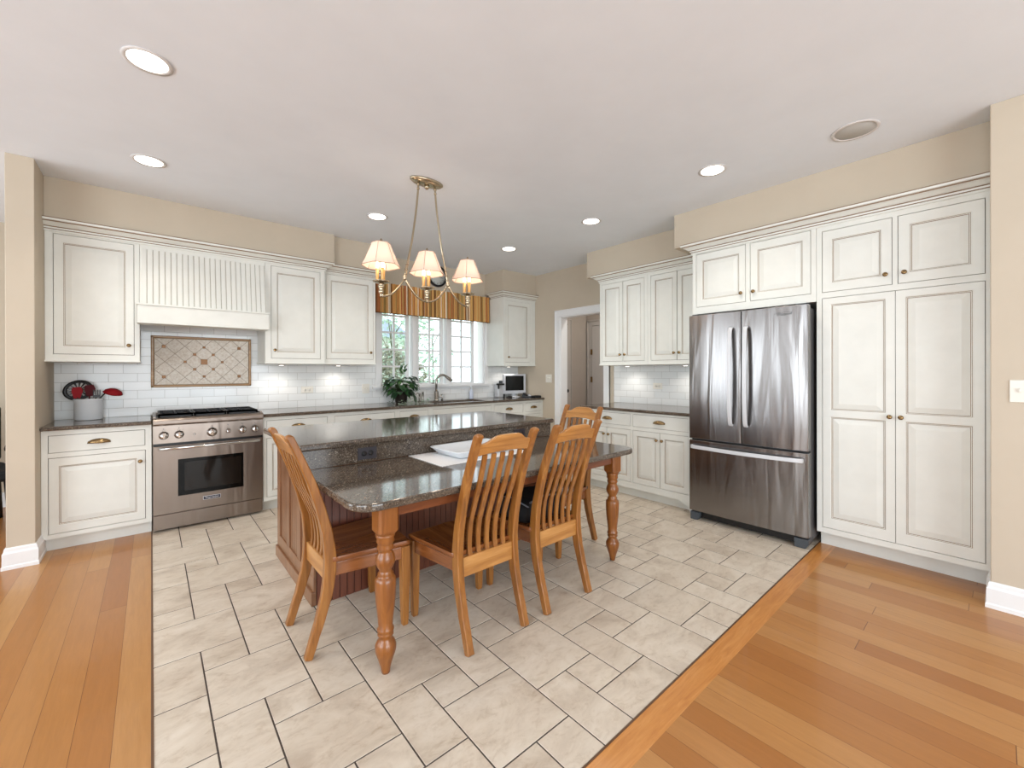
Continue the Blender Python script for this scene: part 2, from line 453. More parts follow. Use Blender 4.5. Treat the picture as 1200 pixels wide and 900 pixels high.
# ================================================================== SETTING
CEIL = 2.76; YB = 5.03; XW = 4.45; XL = -.60; XR = 3.495
U = .1705
T0 = 5.23*U  # front edge of tiled floor
def floor_region():
    # planks: everything but the tiled rectangle x>0, y>T0
    b = MB()
    b.face([(-3.5, -3.2, 0), (0, -3.2, 0), (0, 6.3, 0), (-3.5, 6.3, 0)])
    b.face([(0, -3.2, 0), (4.6, -3.2, 0), (4.6, T0-.105, 0), (0, T0-.105, 0)])
    b.face([(-3.5, -3.2, -.05), (4.6, -3.2, -.05), (4.6, 6.3, -.05), (-3.5, 6.3, -.05)])
    o = b.build('floor', M_FLOOR, fix=False); struct(o)
    b = MB(); b.box(.0, 4.6, T0-.105, T0-.004, -.01, 0.0); struct(b.build('floor', M_BORDER))
    # thin dark strips where wood meets tile
    b = MB(); b.box(-.004, .004, T0, YB, -.01, .0015); b.box(-.004, 4.6, T0-.006, T0, -.01, .0015); struct(b.build('trim_1', mat('edge_strip', (96, 66, 44), .4)))
    # stone tiles
    vs, fs, tone = [], [], []
    g = .0055
    for m in range(-25, 26):
        for n in range(-25, 26):
            a = 7+2*m+3*n; c = 7+m-2*n
            for (x0, y0, x1, y1) in ((a, c, a+2, c+2), (a, c-2, a+1, c), (a+1, c-1, a+2, c)):
                x0 = max(x0, 0); x1 = min(x1, (XW+.02)/U); y0 = max(y0, 5); y1 = min(y1, YB/U-.23)
                if x1-x0 < .05 or y1-y0 < .05: continue
                X0, X1, Y0, Y1 = x0*U+g/2, x1*U-g/2, (y0+.23)*U+g/2, (y1+.23)*U-g/2
                k = len(vs); e = .001
                vs += [(X0, Y0, -.0016), (X1, Y0, -.0016), (X1, Y1, -.0016), (X0, Y1, -.0016), (X0+e, Y0+e, 0), (X1-e, Y0+e, 0), (X1-e, Y1-e, 0), (X0+e, Y1-e, 0)]
                fs += [(k+4, k+5, k+6, k+7), (k, k+1, k+5, k+4), (k+1, k+2, k+6, k+5), (k+2, k+3, k+7, k+6), (k+3, k, k+4, k+7)]
                r = (random.random(), random.random(), random.random(), 1); tone += [r]*5
    k = len(vs); vs += [(0, T0, -.0014), (4.6, T0, -.0014), (4.6, YB, -.0014), (0, YB, -.0014)]; fs.append((k, k+1, k+2, k+3)); tone.append((.5, .5, .5, 1))
    me = bpy.data.meshes.new('floor'); me.from_pydata(vs, [], fs); me.materials.append(M_TILE); me.materials.append(M_GROUT)
    ca = me.color_attributes.new('tone', 'FLOAT_COLOR', 'CORNER')
    for p, r in zip(me.polygons, tone):
        for li in p.loop_indices: ca.data[li].color = r
    me.polygons[-1].material_index = 1
    struct(new('floor', me))
floor_region()
b = MB(); b.box(-3.5, 5.7, -3.2, 6.3, CEIL, CEIL+.1); struct(b.build('ceiling', M_CEIL))
# back wall with window opening
WX0, WX1, WZ0, WZ1 = 2.165, 3.775, 1.125, 2.33
b = MB(); b.box(XL-.15, WX0, YB, YB+.15, 0, CEIL); b.box(WX1, XW+.01, YB, YB+.15, 0, CEIL); b.box(WX0, WX1, YB, YB+.15, 0, WZ0); b.box(WX0, WX1, YB, YB+.15, WZ1, CEIL)
struct(b.build('wall_back', M_WALL))
# right wall with doorway
DY0, DY1, DZ = 3.335, 4.10, 2.085
b = MB(); b.box(XW, XW+.126, -.05, DY0, 0, CEIL); b.box(XW, XW+.126, DY1, YB+.15, 0, CEIL); b.box(XW, XW+.126, DY0, DY1, DZ, CEIL)
struct(b.build('wall_right', M_WALL))
b = MB(); b.box(XR, XW+.126, -3.2, .03, 0, CEIL); struct(b.build('wall_right', M_WALL, bevel=.004))
b = MB(); b.box(-.731, XL, 4.28, YB+.15, 0, CEIL); struct(b.build('wall_left', M_WALL, bevel=.004))
# rest of the open room behind and beside the camera, with its window openings
b = MB()
b.box(-3.5, -1.1, -3.35, -3.2, 0, CEIL); b.box(2.5, 4.6, -3.35, -3.2, 0, CEIL); b.box(-1.1, 2.5, -3.35, -3.2, 0, .5); b.box(-1.1, 2.5, -3.35, -3.2, 2.4, CEIL)
struct(b.build('wall_rear', M_WALL))
b = MB()
b.box(-3.65, -3.5, -3.35, -1.4, 0, CEIL); b.box(-3.65, -3.5, 2.2, 3.4, 0, CEIL); b.box(-3.65, -3.5, 5.2, 6.4, 0, CEIL)
b.box(-3.65, -3.5, -1.4, 2.2, 0, .5); b.box(-3.65, -3.5, -1.4, 2.2, 2.4, CEIL); b.box(-3.65, -3.5, 3.4, 5.2, 0, .5); b.box(-3.65, -3.5, 3.4, 5.2, 2.4, CEIL)
struct(b.build('wall_side', M_WALL))
b = MB(); b.box(-3.65, -.731, 6.3, 6.45, 0, CEIL); b.box(-.731, -.6, YB+.15, 6.45, 0, CEIL); struct(b.build('wall_dining', M_WALL))
b = MB(); b.box(-3.5, -.76, 6.285, 6.3, 0, .14); struct(b.build('baseboard_dining', M_TRIM))
# hall beyond the doorway
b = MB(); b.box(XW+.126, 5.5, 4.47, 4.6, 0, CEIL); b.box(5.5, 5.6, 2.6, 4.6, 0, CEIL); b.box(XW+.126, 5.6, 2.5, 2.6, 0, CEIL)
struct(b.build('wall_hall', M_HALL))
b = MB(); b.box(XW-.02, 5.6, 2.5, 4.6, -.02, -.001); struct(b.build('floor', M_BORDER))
# soffits
def soffit(x0, x1, y0, y1, z0=2.4485):
    b = MB(); b.box(x0, x1, y0, y1, z0, CEIL); return struct(b.build('wall_soffit', M_WALL, bevel=.003))
soffit(XL, 1.478, 4.60, YB)
soffit(1.478, 1.96, 4.66, YB)
soffit(3.80, XW, 4.60, YB)
soffit(4.07, XW, 1.985, 3.31)
soffit(3.72, XW, .03, 1.985)
# baseboards
BBP = [(0, 0), (.020, 0), (.020, .02), (.016, .028), (.016, .105), (.010, .118), (.008, .135), (.004, .142), (0, .142)]
def baseboard(name, path):
    b = MB(); b.sweep(path, BBP); return struct(b.build(name, M_TRIM))
baseboard('baseboard_left', [(-.731, 5.0), (-.731, 4.28), (XL, 4.28), (XL, 4.53)])
baseboard('baseboard_right', [(XR+.2, .03), (XR, .03), (XR, -3.2)])
# fix side: profile offset is to the right of travel
# door casing of the hall doorway
def casing(name, x, y0, y1, z, w=.09, t=.02, m=M_TRIM, axis='x', out=-1, full=True):
    # flat casing with backband; opening y0..y1, height z; wall plane at x, projecting 'out'
    b = MB()
    def bx(a0, a1, t0, t1, z0, z1):
        if axis == 'x': b.box(*sorted((x+out*t0, x+out*t1)), a0, a1, z0, z1)
        else: b.box(a0, a1, *sorted((x+out*t0, x+out*t1)), z0, z1)
    for (a0, a1, s) in ((y0-w, y0, -1), (y1, y1+w, 1)):
        bx(a0, a1, 0, t, 0, z+w)
        e = a0 if s < 0 else a1-.018
        bx(e, e+.018, 0, t+.012, 0, z+w)
    bx(y0, y1, 0, t, z, z+w); bx(y0-w, y1+w, 0, t+.012, z+w-.018, z+w+.002)
    return struct(b.build(name, m, bevel=.002))
casing('trim_2', XW, DY0, DY1, DZ)
b = MB(); b.box(XW-.002, XW+.128, DY1-.012, DY1+.001, 0, DZ); b.box(XW-.002, XW+.128, DY0-.001, DY0+.012, 0, DZ); b.box(XW-.002, XW+.128, DY0, DY1, DZ-.012, DZ+.001)
struct(b.build('trim_3', M_TRIM))
casing('trim_4', 5.5, 3.56, 4.36, 2.05, .09, m=M_DOORG)
casing('trim_5', 4.47, 4.62, 5.0, 2.05, .085, axis='y', m=M_DOORG)
d = MB(); d.box(5.47, 5.495, 3.57, 4.35, .01, 2.04); dr = struct(d.build('door_1', M_DOORG, bevel=.002))
for z in (.25, 1.17, 1.62):
    h = MB(); h.box(5.455, 5.475, 4.335, 4.365, z-.045, z+.045); h.build('hinge', M_BRASS, dr)
d = MB(); d.box(4.63, 4.99, 4.44, 4.466, .01, 2.04); dr = struct(d.build('door_2', M_DOORG, bevel=.002))
h = MB(); h.lathe([(.0, 0), (.012, 0), (.012, .03), (.026, .04), (.026, .055), (0, .062)], (4.93, 4.44, 1.0), 12, axis='y'); h.build('knob', M_BLACK, dr)
# backsplash tile
b = MB(); b.box(XL, WX0-.07, YB-.008, YB, .914, 1.45); b.box(-.07, .84, YB-.008, YB, 1.45, 1.75)
b.box(WX0-.07, WX1+.07, YB-.008, YB, .914, 1.10); b.box(WX1+.07, XW, YB-.008, YB, .914, 1.45)
struct(b.build('wall_back_tile', M_SUBX))
b = MB(); b.box(XW-.008, XW, 1.83, 3.18, .914, 1.45); struct(b.build('wall_right_tile', M_SUBY))

# ------------------------------------------------------------------ window
def window():
    root = struct(thing('window_1', 'white casement window with three divided lights over the sink', 'window', (0, 0, 0)))
    del root['label']; del root['category']
    b = MB(); w = .066
    for x0, x1 in ((WX0-w, WX0), (WX1, WX1+w)): b.box(x0, x1, YB-.022, YB, WZ0-.02, WZ1+w)
    b.box(WX0-w, WX1+w, YB-.022, YB, WZ1, WZ1+w)
    b.build('casing', M_TRIM, root, bevel=.002)
    b = MB(); b.box(WX0-.115, WX1+.105, YB-.055, YB+.02, WZ0-.03, WZ0); b.box(WX0-.066, WX1+.066, YB-.018, YB-.001, WZ0-.06, WZ0-.03); b.build('sill', M_TRIM, root, bevel=.004)
    b = MB(); b.box(WX0-.002, WX0+.018, YB, YB+.15, WZ0, WZ1); b.box(WX1-.018, WX1+.002, YB, YB+.15, WZ0, WZ1); b.box(WX0, WX1, YB, YB+.15, WZ1-.018, WZ1+.002); b.box(WX0, WX1, YB, YB+.15, WZ0-.002, WZ0+.012)
    for x in (2.646, 3.170): b.box(x-.028, x+.028, YB+.02, YB+.15, WZ0, WZ1)
    b.build('frame', M_TRIM, root, bevel=.002)
    ys = YB+.10
    for (g0, g1) in ((2.225, 2.553), (2.742, 3.078), (3.262, 3.610)):
        s = MB(); fw = .042; z0 = 1.154; z1 = 2.25
        s.box(g0-fw, g0, ys-.02, ys+.02, z0-.02, z1+fw); s.box(g1, g1+fw, ys-.02, ys+.02, z0-.02, z1+fw)
        s.box(g0, g1, ys-.02, ys+.02, z0-.02, z0); s.box(g0, g1, ys-.02, ys+.02, z1, z1+fw)
        sh = s.build('sash', M_TRIM, root, bevel=.003)
        s = MB(); gm = (g0+g1)/2; s.box(gm-.011, gm+.011, ys-.012, ys+.012, z0, z1)
        for k in range(1, 5): s.box(g0, g1, ys-.0115, ys+.0115, z0+(z1-z0)*k/5-.011, z0+(z1-z0)*k/5+.011)
        s.build('muntins', M_TRIM, sh)
        s = MB(); s.box(g0, g1, ys-.003, ys+.003, z0, z1); s.build('pane', M_GLASS, sh)
    h = MB(); h.box(2.93, 2.955, ys-.055, ys-.02, WZ0+.012, WZ0+.03); h.tube([(2.943, ys-.05, WZ0+.03), (2.943, ys-.055, WZ0+.075)], .006); h.build('crank', M_NICKEL, root)
window()

# outside the window
def outside():
    b = MB(); b.box(-6, 26, 5.4, 40, -.6, -.5); struct(b.build('trim_ground', M_GRASS))
    bd = thing('neighbour_house', 'pale house with a blue-grey roof seen through the left window light', 'house', (10.3, 24, -.5))
    w = MB(); w.box(-1.9, 1.6, 0, 6, 0, 3.9); w.build('wall', M_SIDING, bd)
    r = MB(); r.extrude([(-2.3, -.5, 3.85), (-2.3, 6.5, 3.85), (-2.3, 3, 5.4)], (4.3, 0, 0)); r.build('roof', M_ROOFM, bd)
    for x in (-1.0, 0.8):
        w = MB(); w.box(x-.5, x+.5, -.03, .02, 1.6, 3.0); w.build('window', M_DKGREY, bd)
    def leaves(n, c, rx, ry, rz, size, m, name, parent=None, thin=False):
        q = MB(); rr = random.Random(int(c[0]*100+c[1]*10)+n)
        for _ in range(n):
            while True:
                p = Vector((rr.uniform(-1, 1), rr.uniform(-1, 1), rr.uniform(-1, 1)))
                if p.length < 1 and p.length > .35: break
            k = 1+.35*noise.noise(p*3+Vector(c))
            p = Vector((p.x*rx*k, p.y*ry*k, p.z*rz*k))+Vector(c)
            d = Vector((rr.gauss(0, 1), rr.gauss(0, 1), rr.gauss(0, .6))).normalized(); e = d.orthogonal().normalized()
            s = size*rr.uniform(.6, 1.3)
            q.face([p-d*s, p+e*s*.5, p+d*s, p-e*s*.5], 0)
        return q.build(name, m, parent, fix=False)
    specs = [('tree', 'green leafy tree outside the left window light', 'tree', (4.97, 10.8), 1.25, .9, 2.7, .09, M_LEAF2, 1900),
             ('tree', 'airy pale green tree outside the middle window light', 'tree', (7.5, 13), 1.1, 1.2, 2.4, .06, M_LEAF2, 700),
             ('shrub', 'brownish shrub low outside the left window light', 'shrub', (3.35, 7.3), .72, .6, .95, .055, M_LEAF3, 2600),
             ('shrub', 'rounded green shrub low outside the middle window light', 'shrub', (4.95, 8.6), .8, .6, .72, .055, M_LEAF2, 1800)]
    for nm, lab, cat, (x, y), rx, ry, rz, sz, m, n in specs:
        t = thing(nm, lab, cat, (x, y, -.5))
        zc = {'tree': 3.1, 'shrub': 1.05}[nm] + (.35 if m is M_LEAF3 else 0)
        leaves(n, (0, 0, zc), rx, ry, rz, sz, m, 'foliage', t)
        s = MB(); s.tube([(0, 0, 0), (.03, 0, zc*.5), (0, .03, zc)], [.045, .035, .015] if nm == 'tree' else [.03, .02, .01])
        for a in range(7):
            s.tube([(0, 0, zc*(.45+.07*a)), (rx*.6*math.cos(a*2.1), ry*.6*math.sin(a*2.1), zc*(.7+.09*a))], [.02, .006], 5)
        s.build('trunk', M_BARK, t)
outside()

# ================================================================== CABINETRY
# local frame of every cabinet: x to the right seen from the front, y into the wall, z up; the face frame is the plane y = 0
def knob(parent, x, z, y=.001, r=.015):
    b = MB(); b.lathe([(.0, 0), (.008, 0), (.006, .008), (.007, .014), (r*.85, .018), (r, .023), (r*.8, .029), (0, .031)], (x, y, z), 14, axis='y')
    return b.build('knob', M_BRASS, parent)
def cup_pull(parent, x, z, y=.001, w=.062):
    b = MB(); rs = []
    for i in range(7):
        a = i/6*PI/2; ring = []
        for k in range(13):
            t = PI*k/12
            ring.append((x-math.cos(t)*w*math.cos(a)*(1 if i < 6 else .0001), y-math.sin(a)*.026, z+.003+math.sin(t)*.028*math.cos(a)-(1-math.cos(a))*0))
        rs.append(ring)
    b.rings(rs, 0, closed=False, cap=False)
    b.box(x-w, x+w, y-.003, y, z, z+.006)
    b.tube([(x-w, y-.004, z+.002), (x, y-.026, z+.001), (x+w, y-.004, z+.002)], .003, 6)
    b.lathe([(0, 0), (.007, 0), (.005, .006), (0, .007)], (x-w+.006, y, z+.01), 8, axis='y'); b.lathe([(0, 0), (.007, 0), (.005, .006), (0, .007)], (x+w-.006, y, z+.01), 8, axis='y')
    o = b.build('pull', M_BRASS, parent, fix=False)
    s = o.modifiers.new('s', 'SOLIDIFY'); s.thickness = .002
    return o
FACES = {}
def face_frame(root, w, z0, z1, x0=0):
    FACES[root.name] = [root, x0, w, z0, z1, []]
def build_faces():
    for root, x0, w, z0, z1, rects in FACES.values():
        g = .0038
        R = [(a-g, c+g, p-g, q+g) for a, c, p, q in rects]
        xs = sorted({x0, w, *[v for r in R for v in r[:2]]}); zs = sorted({z0, z1, *[v for r in R for v in r[2:]]})
        b = MB()
        for k in range(len(zs)-1):
            zm = (zs[k]+zs[k+1])/2; run = None
            for i in range(len(xs)-1):
                xm = (xs[i]+xs[i+1])/2
                free = not any(r[0] < xm < r[1] and r[2] < zm < r[3] for r in R)
                if free and run is None: run = xs[i]
                if run is not None and (not free or i == len(xs)-2):
                    e = xs[i+1] if free else xs[i]
                    b.box(run, e, 0, .0142, zs[k], zs[k+1]); run = None
        b.build('face_frame', M_CAB, root)
def panel_front(b, x0, x1, z0, z1, panels, y=.001, raised=True, glaze=True):
    # slab front with recessed raised panels; material 0 paint, 1 glaze, 2 gap
    e = .003
    b.box(x0-e, x1+e, .0125, .0139, z0-e, z1+e, 2)          # dark reveal around the inset door
    segs = sorted(panels, key=lambda p: p[2])
    px0, px1 = segs[0][0], segs[0][1]
    def fq(a0, a1, c0, c1): b.face([(a0, y, c0), (a1, y, c0), (a1, y, c1), (a0, y, c1)], 0)
    fq(x0, px0, z0, z1); fq(px1, x1, z0, z1)
    zz = z0
    for p in segs: fq(px0, px1, zz, p[2]); zz = p[3]
    fq(px0, px1, zz, z1)
    for p in segs:
        prof = [(0, 0, 0), (.0, .0, 0), (.004, .003, 0), (.0065, .004, 1), (.010, .0045, 0), (.013, .0095, 1), (.017, .0095, 0), (.048, .0035, 0)] if raised else [(0, 0, 0), (.006, .005, 1), (.010, .007, 0)]
        rr = []
        for o, d, _ in prof: rr.append([(p[0]+o, y+d, p[2]+o), (p[1]-o, y+d, p[2]+o), (p[1]-o, y+d, p[3]-o), (p[0]+o, y+d, p[3]-o)])
        for i in range(len(rr)-1):
            for j in range(4):
                k = (j+1) % 4; b.face([rr[i][j], rr[i][k], rr[i+1][k], rr[i+1][j]], prof[i+1][2])
        b.face(rr[-1], 0)
    # side edges
    for q in (((x0, z0), (x1, z0)), ((x1, z0), (x1, z1)), ((x1, z1), (x0, z1)), ((x0, z1), (x0, z0))):
        (a, c), (a2, c2) = q; b.face([(a, y, c), (a2, y, c2), (a2, .0125, c2), (a, .0125, c)], 0)
CABM = [M_CAB, M_GLAZE, M_GLAZE2]
def door(parent, x0, x1, z0, z1, kn=None, st=.056, panels=None, rail=None):
    b = MB(); rl = rail or st; FACES[parent.name][5].append((x0, x1, z0, z1))
    panels = panels or [(x0+st-.010, x1-st+.010, z0+rl, z1-rl)]
    panel_front(b, x0, x1, z0, z1, panels)
    o = b.build('door', CABM, parent, fix=False)
    if kn: knob(o, *kn)
    return o
def drawer(parent, x0, x1, z0, z1, pull=None, pz=None, kind='pull'):
    b = MB(); y = .001; e = .003; FACES[parent.name][5].append((x0, x1, z0, z1))
    b.box(x0-e, x1+e, .0125, .0139, z0-e, z1+e, 2)
    b.box(x0, x1, y, .0125, z0, z1, 0)
    o = b.build('drawer', CABM, parent)
    if pull is not None: cup_pull(o, pull, pz if pz else (z0+z1)/2-.012, .001)
    return o
def base_body(root, w, d, zb=.10, toe=.07, zt=.884, brackets=False):
    b = MB(); b.box(0, w, .014, d, zb, zt); face_frame(root, w, zb, .884)
    if brackets:
        # bracket feet joined by a shaped rail
        for s, x in (((-1, w),) if brackets == 'right' else ((1, 0),)):
            p = [(x, 0, 0), (x+s*.022, 0, 0), (x+s*.030, 0, .03), (x+s*.055, 0, .055), (x+s*.10, 0, .072), (x+s*.13, 0, zb), (x, 0, zb)]
            b.extrude(p, (0, .03, 0))
    b.build('body', M_CAB, root, bevel=.0015)
    k = MB(); k.box(.001, w-.001, toe, d, 0, zb); k.build('toe_kick', M_CAB, root)
def upper_body(root, w, d, z0, z1, lip=True):
    b = MB(); b.box(0, w, .014, d, z0+.012, z1); face_frame(root, w, z0+.012, z1)
    b.build('body', M_CAB, root, bevel=.0015)
    if lip:
        l = MB(); l.box(-.006, w+.006, -.010, d, z0, z0+.013); l.build('light_rail', M_CAB, root, bevel=.003)
RZR = -PI/2
YF = 4.46   # face of the base cabinets on the back wall
DB = YB-YF-.008
# --- left of the range
t = thing('base_cabinet', 'cream base cabinet left of the steel range, one drawer over one door', 'cabinet', (XL+.002, YF, 0))
base_body(t, .598, DB)
drawer(t, .037, .557, .722, .842, .297)
door(t, .037, .559, .135, .680, (.530, .598), .056)
# --- right of the range
def base_unit(x0, x1, label, dr, drs, grp=None, false=False, two=True, knobs=True):
    t = thing('base_cabinet', label, 'cabinet', (x0, YF, 0), 0)
    w = x1-x0; base_body(t, w, DB, zt=.69 if false else .884)
    drawer(t, dr[0]-x0, dr[1]-x0, .722, .845, None if false else (dr[0]+dr[1])/2-x0)
    n = len(drs)
    for i, (a, c, kx) in enumerate(drs): door(t, a-x0, c-x0, .135, .680, (kx-x0, .62), .05)
    return t
base_unit(.787, 1.395, 'cream base cabinet just right of the range, pull drawer over doors', (.819, 1.357), [(.819, 1.084, 1.06), (1.092, 1.357, 1.115)])
base_unit(1.395, 2.12, 'cream base cabinet between range cabinet and sink, second pull drawer from range', (1.432, 2.086), [(1.432, 1.755, 1.73), (1.763, 2.086, 1.79)])
base_unit(2.12, 2.545, 'narrow cream base cabinet under the houseplant left of the sink', (2.154, 2.512), [(2.154, 2.512, 2.18)])
base_unit(2.545, 3.505, 'wide cream sink base cabinet with a plain false drawer front', (2.58, 3.47), [(2.58, 3.02, 2.99), (3.03, 3.47, 3.06)], false=True)
base_unit(3.505, 4.075, 'cream base cabinet below the computer monitor with a wide pull drawer', (3.53, 4.045), [(3.53, 4.045, 3.56)])
base_unit(4.075, XW-.002, 'narrow cream base cabinet in the far corner by the doorway wall', (4.10, 4.42), [(4.10, 4.42, 4.13)])
# --- right wall base units
def rloc(y, x): return (x, y, 0)
XF = 3.75
t = thing('base_cabinet', 'cream base cabinet next to the refrigerator with two doors below a pull drawer', 'cabinet', (XF, 2.468, 0), RZR)
base_body(t, .64, XW-XF-.01, .095, .07, .884, 'right')
drawer(t, .016, .60, .738, .858, .308)
door(t, .016, .312, .16, .695, (.285, .625), .05); door(t, .318, .60, .16, .695, (.343, .625), .05)
t = thing('base_cabinet', 'cream base cabinet behind the far dining chair at the doorway end of counter', 'cabinet', (XF, 3.115, 0), RZR)
base_body(t, .647, XW-XF-.01, .095, .07, .884, 'left')
drawer(t, .05, .630, .738, .858, .34)
door(t, .05, .330, .16, .695, (.305, .625), .05); door(t, .337, .630, .16, .695, (.365, .625), .05)

# --- wall cabinets, back wall
ZU0, ZU1 = 1.384, 2.372
t = thing('wall_cabinet', 'cream single-door wall cabinet left of the range hood above the utensil crock', 'cabinet', (XL+.002, 4.62, 0))
upper_body(t, .526, YB-4.62-.01, ZU0, ZU1)
door(t, .045, .491, 1.445, 2.345, (.461, 1.521), .056)
t = thing('wall_cabinet', 'cream single-door wall cabinet directly right of the range hood', 'cabinet', (.835, 4.62, 0))
upper_body(t, .545, YB-4.62-.01, ZU0, ZU1)
door(t, .054, .501, 1.440, 2.337, (.081, 1.518), .056)
t = thing('wall_cabinet', 'cream single-door wall cabinet touching the left side of the window', 'cabinet', (1.386, 4.67, 0))
upper_body(t, .566, YB-4.67-.01, ZU0, ZU1)
door(t, .028, .538, 1.447, 2.345, (.507, 1.520), .056)
t = thing('wall_cabinet', 'small cream corner wall cabinet above the computer monitor', 'cabinet', (3.82, 4.62, 0))
upper_body(t, XW-3.82-.004, YB-4.62-.01, ZU0, ZU1)
door(t, .039, .515, 1.441, 2.327, (.085, 1.513), .056)
# --- wall cabinets, right wall
XU = 4.06
t = thing('wall_cabinet', 'cream two-door wall cabinet beside the doorway on the right wall', 'cabinet', (XU, 3.105, 0), RZR)
upper_body(t, .635, XW-XU-.01, 1.372, 2.36)
door(t, .027, .314, 1.42, 2.322, (.289, 1.492), .05); door(t, .325, .592, 1.42, 2.322, (.350, 1.492), .05)
t = thing('wall_cabinet', 'cream two-door wall cabinet partly hidden by the refrigerator', 'cabinet', (XU, 2.468, 0), RZR)
upper_body(t, .643, XW-XU-.01, 1.372, 2.36)
door(t, .038, .326, 1.42, 2.322, (.301, 1.492), .05); door(t, .334, .615, 1.42, 2.322, (.359, 1.492), .05)
# --- refrigerator surround and pantry
t = thing('wall_cabinet', 'cream over-refrigerator cabinet with two wide short doors', 'cabinet', (3.74, 1.818, 0), RZR)
b = MB(); b.box(0, .936, .014, XW-3.74-.01, 1.815, 2.372); face_frame(t, .936, 1.815, 2.372); b.box(0, .018, .03, XW-3.74-.01, 0, 1.815); b.build('body', M_CAB, t, bevel=.0015)
door(t, .035, .446, 1.880, 2.350, (.415, 1.952), .058); door(t, .485, .899, 1.880, 2.350, (.51, 1.952), .058)
t = thing('pantry_cabinet', 'tall cream pantry cabinet with two long doors under two short doors', 'cabinet', (3.74, .880, 0), RZR)
b = MB(); b.box(0, .848, .014, XW-3.74-.01, .115, 2.372); face_frame(t, .848, .115, 2.372); b.build('body', M_CAB, t, bevel=.0015)
b = MB(); b.box(.002, .846, .10, XW-3.74-.01, 0, .115); b.build('toe_kick', M_CAB, t)
door(t, .036, .415, 1.878, 2.320, (.385, 1.945), .062); door(t, .448, .827, 1.878, 2.320, (.478, 1.945), .062)
for x0, x1, kx in ((.036, .4315, .405), (.4345, .827, .461)):
    door(t, x0, x1, .157, 1.830, (kx, .993), .056, [(x0+.046, x1-.046, .226, .968), (x0+.046, x1-.046, 1.014, 1.786)])

build_faces()

# --- crown mouldings (one continuous run per wall)
ZC = 2.36
CP = [(0, ZC), (.010, ZC), (.010, ZC+.014), (.017, ZC+.018), (.018, ZC+.030), (.024, ZC+.035), (.034, ZC+.040), (.052, ZC+.053), (.066, ZC+.059), (.068, ZC+.0665), (.078, ZC+.068), (.080, ZC+.082), (.080, ZC+.088), (0, ZC+.088)]
CM = [0, 0, 1, 0, 1, 0, 0, 0, 1, 0, 0, 1, 0]
def crown(name, path, label, z=0):
    b = MB(); b.sweep(path, [(o, k+z) for o, k in CP], CM)
    return tag(b.build(name, [M_CAB, M_GLAZE], None), label, 'molding')
crown('crown_molding', [(XL, 4.62), (1.382, 4.62), (1.382, 4.67), (1.952, 4.67), (1.952, YB)], 'long cream crown molding over the hood and left wall cabinets')
crown('crown_molding', [(3.82, 4.905), (3.82, 4.62), (XW, 4.62)], 'short cream crown molding on the small corner cabinet')
crown('crown_molding', [(XW, 3.105), (XU, 3.105), (XU, 1.83)], 'cream crown molding over the wall cabinets beside the doorway', -.008)
crown('crown_molding', [(3.976, 1.818), (3.74, 1.818), (3.74, .032)], 'cream crown molding over the refrigerator and pantry cabinets')

# --- range hood
t = thing('range_hood', 'cream beadboard range hood with a flat apron band over the range', 'hood', (-.07, 4.62, 0))
HW = .903
def hy(z): return -.0 - (2.33-z)/(2.33-1.86)*.085
b = MB()
b.extrude([(0, hy(2.33), 2.33), (0, 0.0, 2.372), (0, .39, 2.372), (0, .39, 1.86), (0, hy(1.86), 1.86)], (HW, 0, 0)); b.build('body', M_CAB, t)
b = MB(); nb = 23; w = (HW-.014)/nb
for i in range(nb):
    x0 = .007+i*w
    pts = [(x0+.0012, .001), (x0+.003, -.005), (x0+w-.006, -.005), (x0+w-.0042, -.001), (x0+w-.002, -.0035), (x0+w-.0004, .001)]
    for k in range(len(pts)-1):
        (a, da), (c, dc) = pts[k], pts[k+1]
        b.face([(a, hy(1.862)+da, 1.862), (c, hy(1.862)+dc, 1.862), (c, hy(2.325)+dc, 2.325), (a, hy(2.325)+da, 2.325)], 0)
    b.face([(x0+w-.0004, hy(1.862)-.0018, 1.862), (x0+w+.0010, hy(1.862)-.0018, 1.862), (x0+w+.0010, hy(2.325)-.0018, 2.325), (x0+w-.0004, hy(2.325)-.0018, 2.325)], 1)
b.build('bead_panel', [M_CAB, M_GLAZE], t, fix=False)
b = MB(); b.box(-.014, HW+.012, -.122, .06, 1.712, 1.846); b.build('apron', M_CAB, t, bevel=.002)
b = MB(); b.box(-.020, HW+.018, -.132, .0, 1.846, 1.862); b.box(-.017, HW+.015, -.127, .05, 1.700, 1.712); b.build('trim_bead', M_CAB, t, bevel=.004)
b = MB(); b.box(.02, HW-.02, -.10, .39, 1.735, 1.76); b.build('liner', M_STEELR, t)

# ------------------------------------------------------------------ countertops
def slab(name, rects, z0, z1, label, bevel=.008, mats=None):
    b = MB()
    for r in rects: b.box(*r, z0, z1)
    return tag(b.build(name, mats or M_GRAN, bevel=bevel), label, 'countertop')
slab('countertop', [(XL+.001, .002, 4.415, YB-.009)], .884, .914, 'short dark granite countertop left of the range')
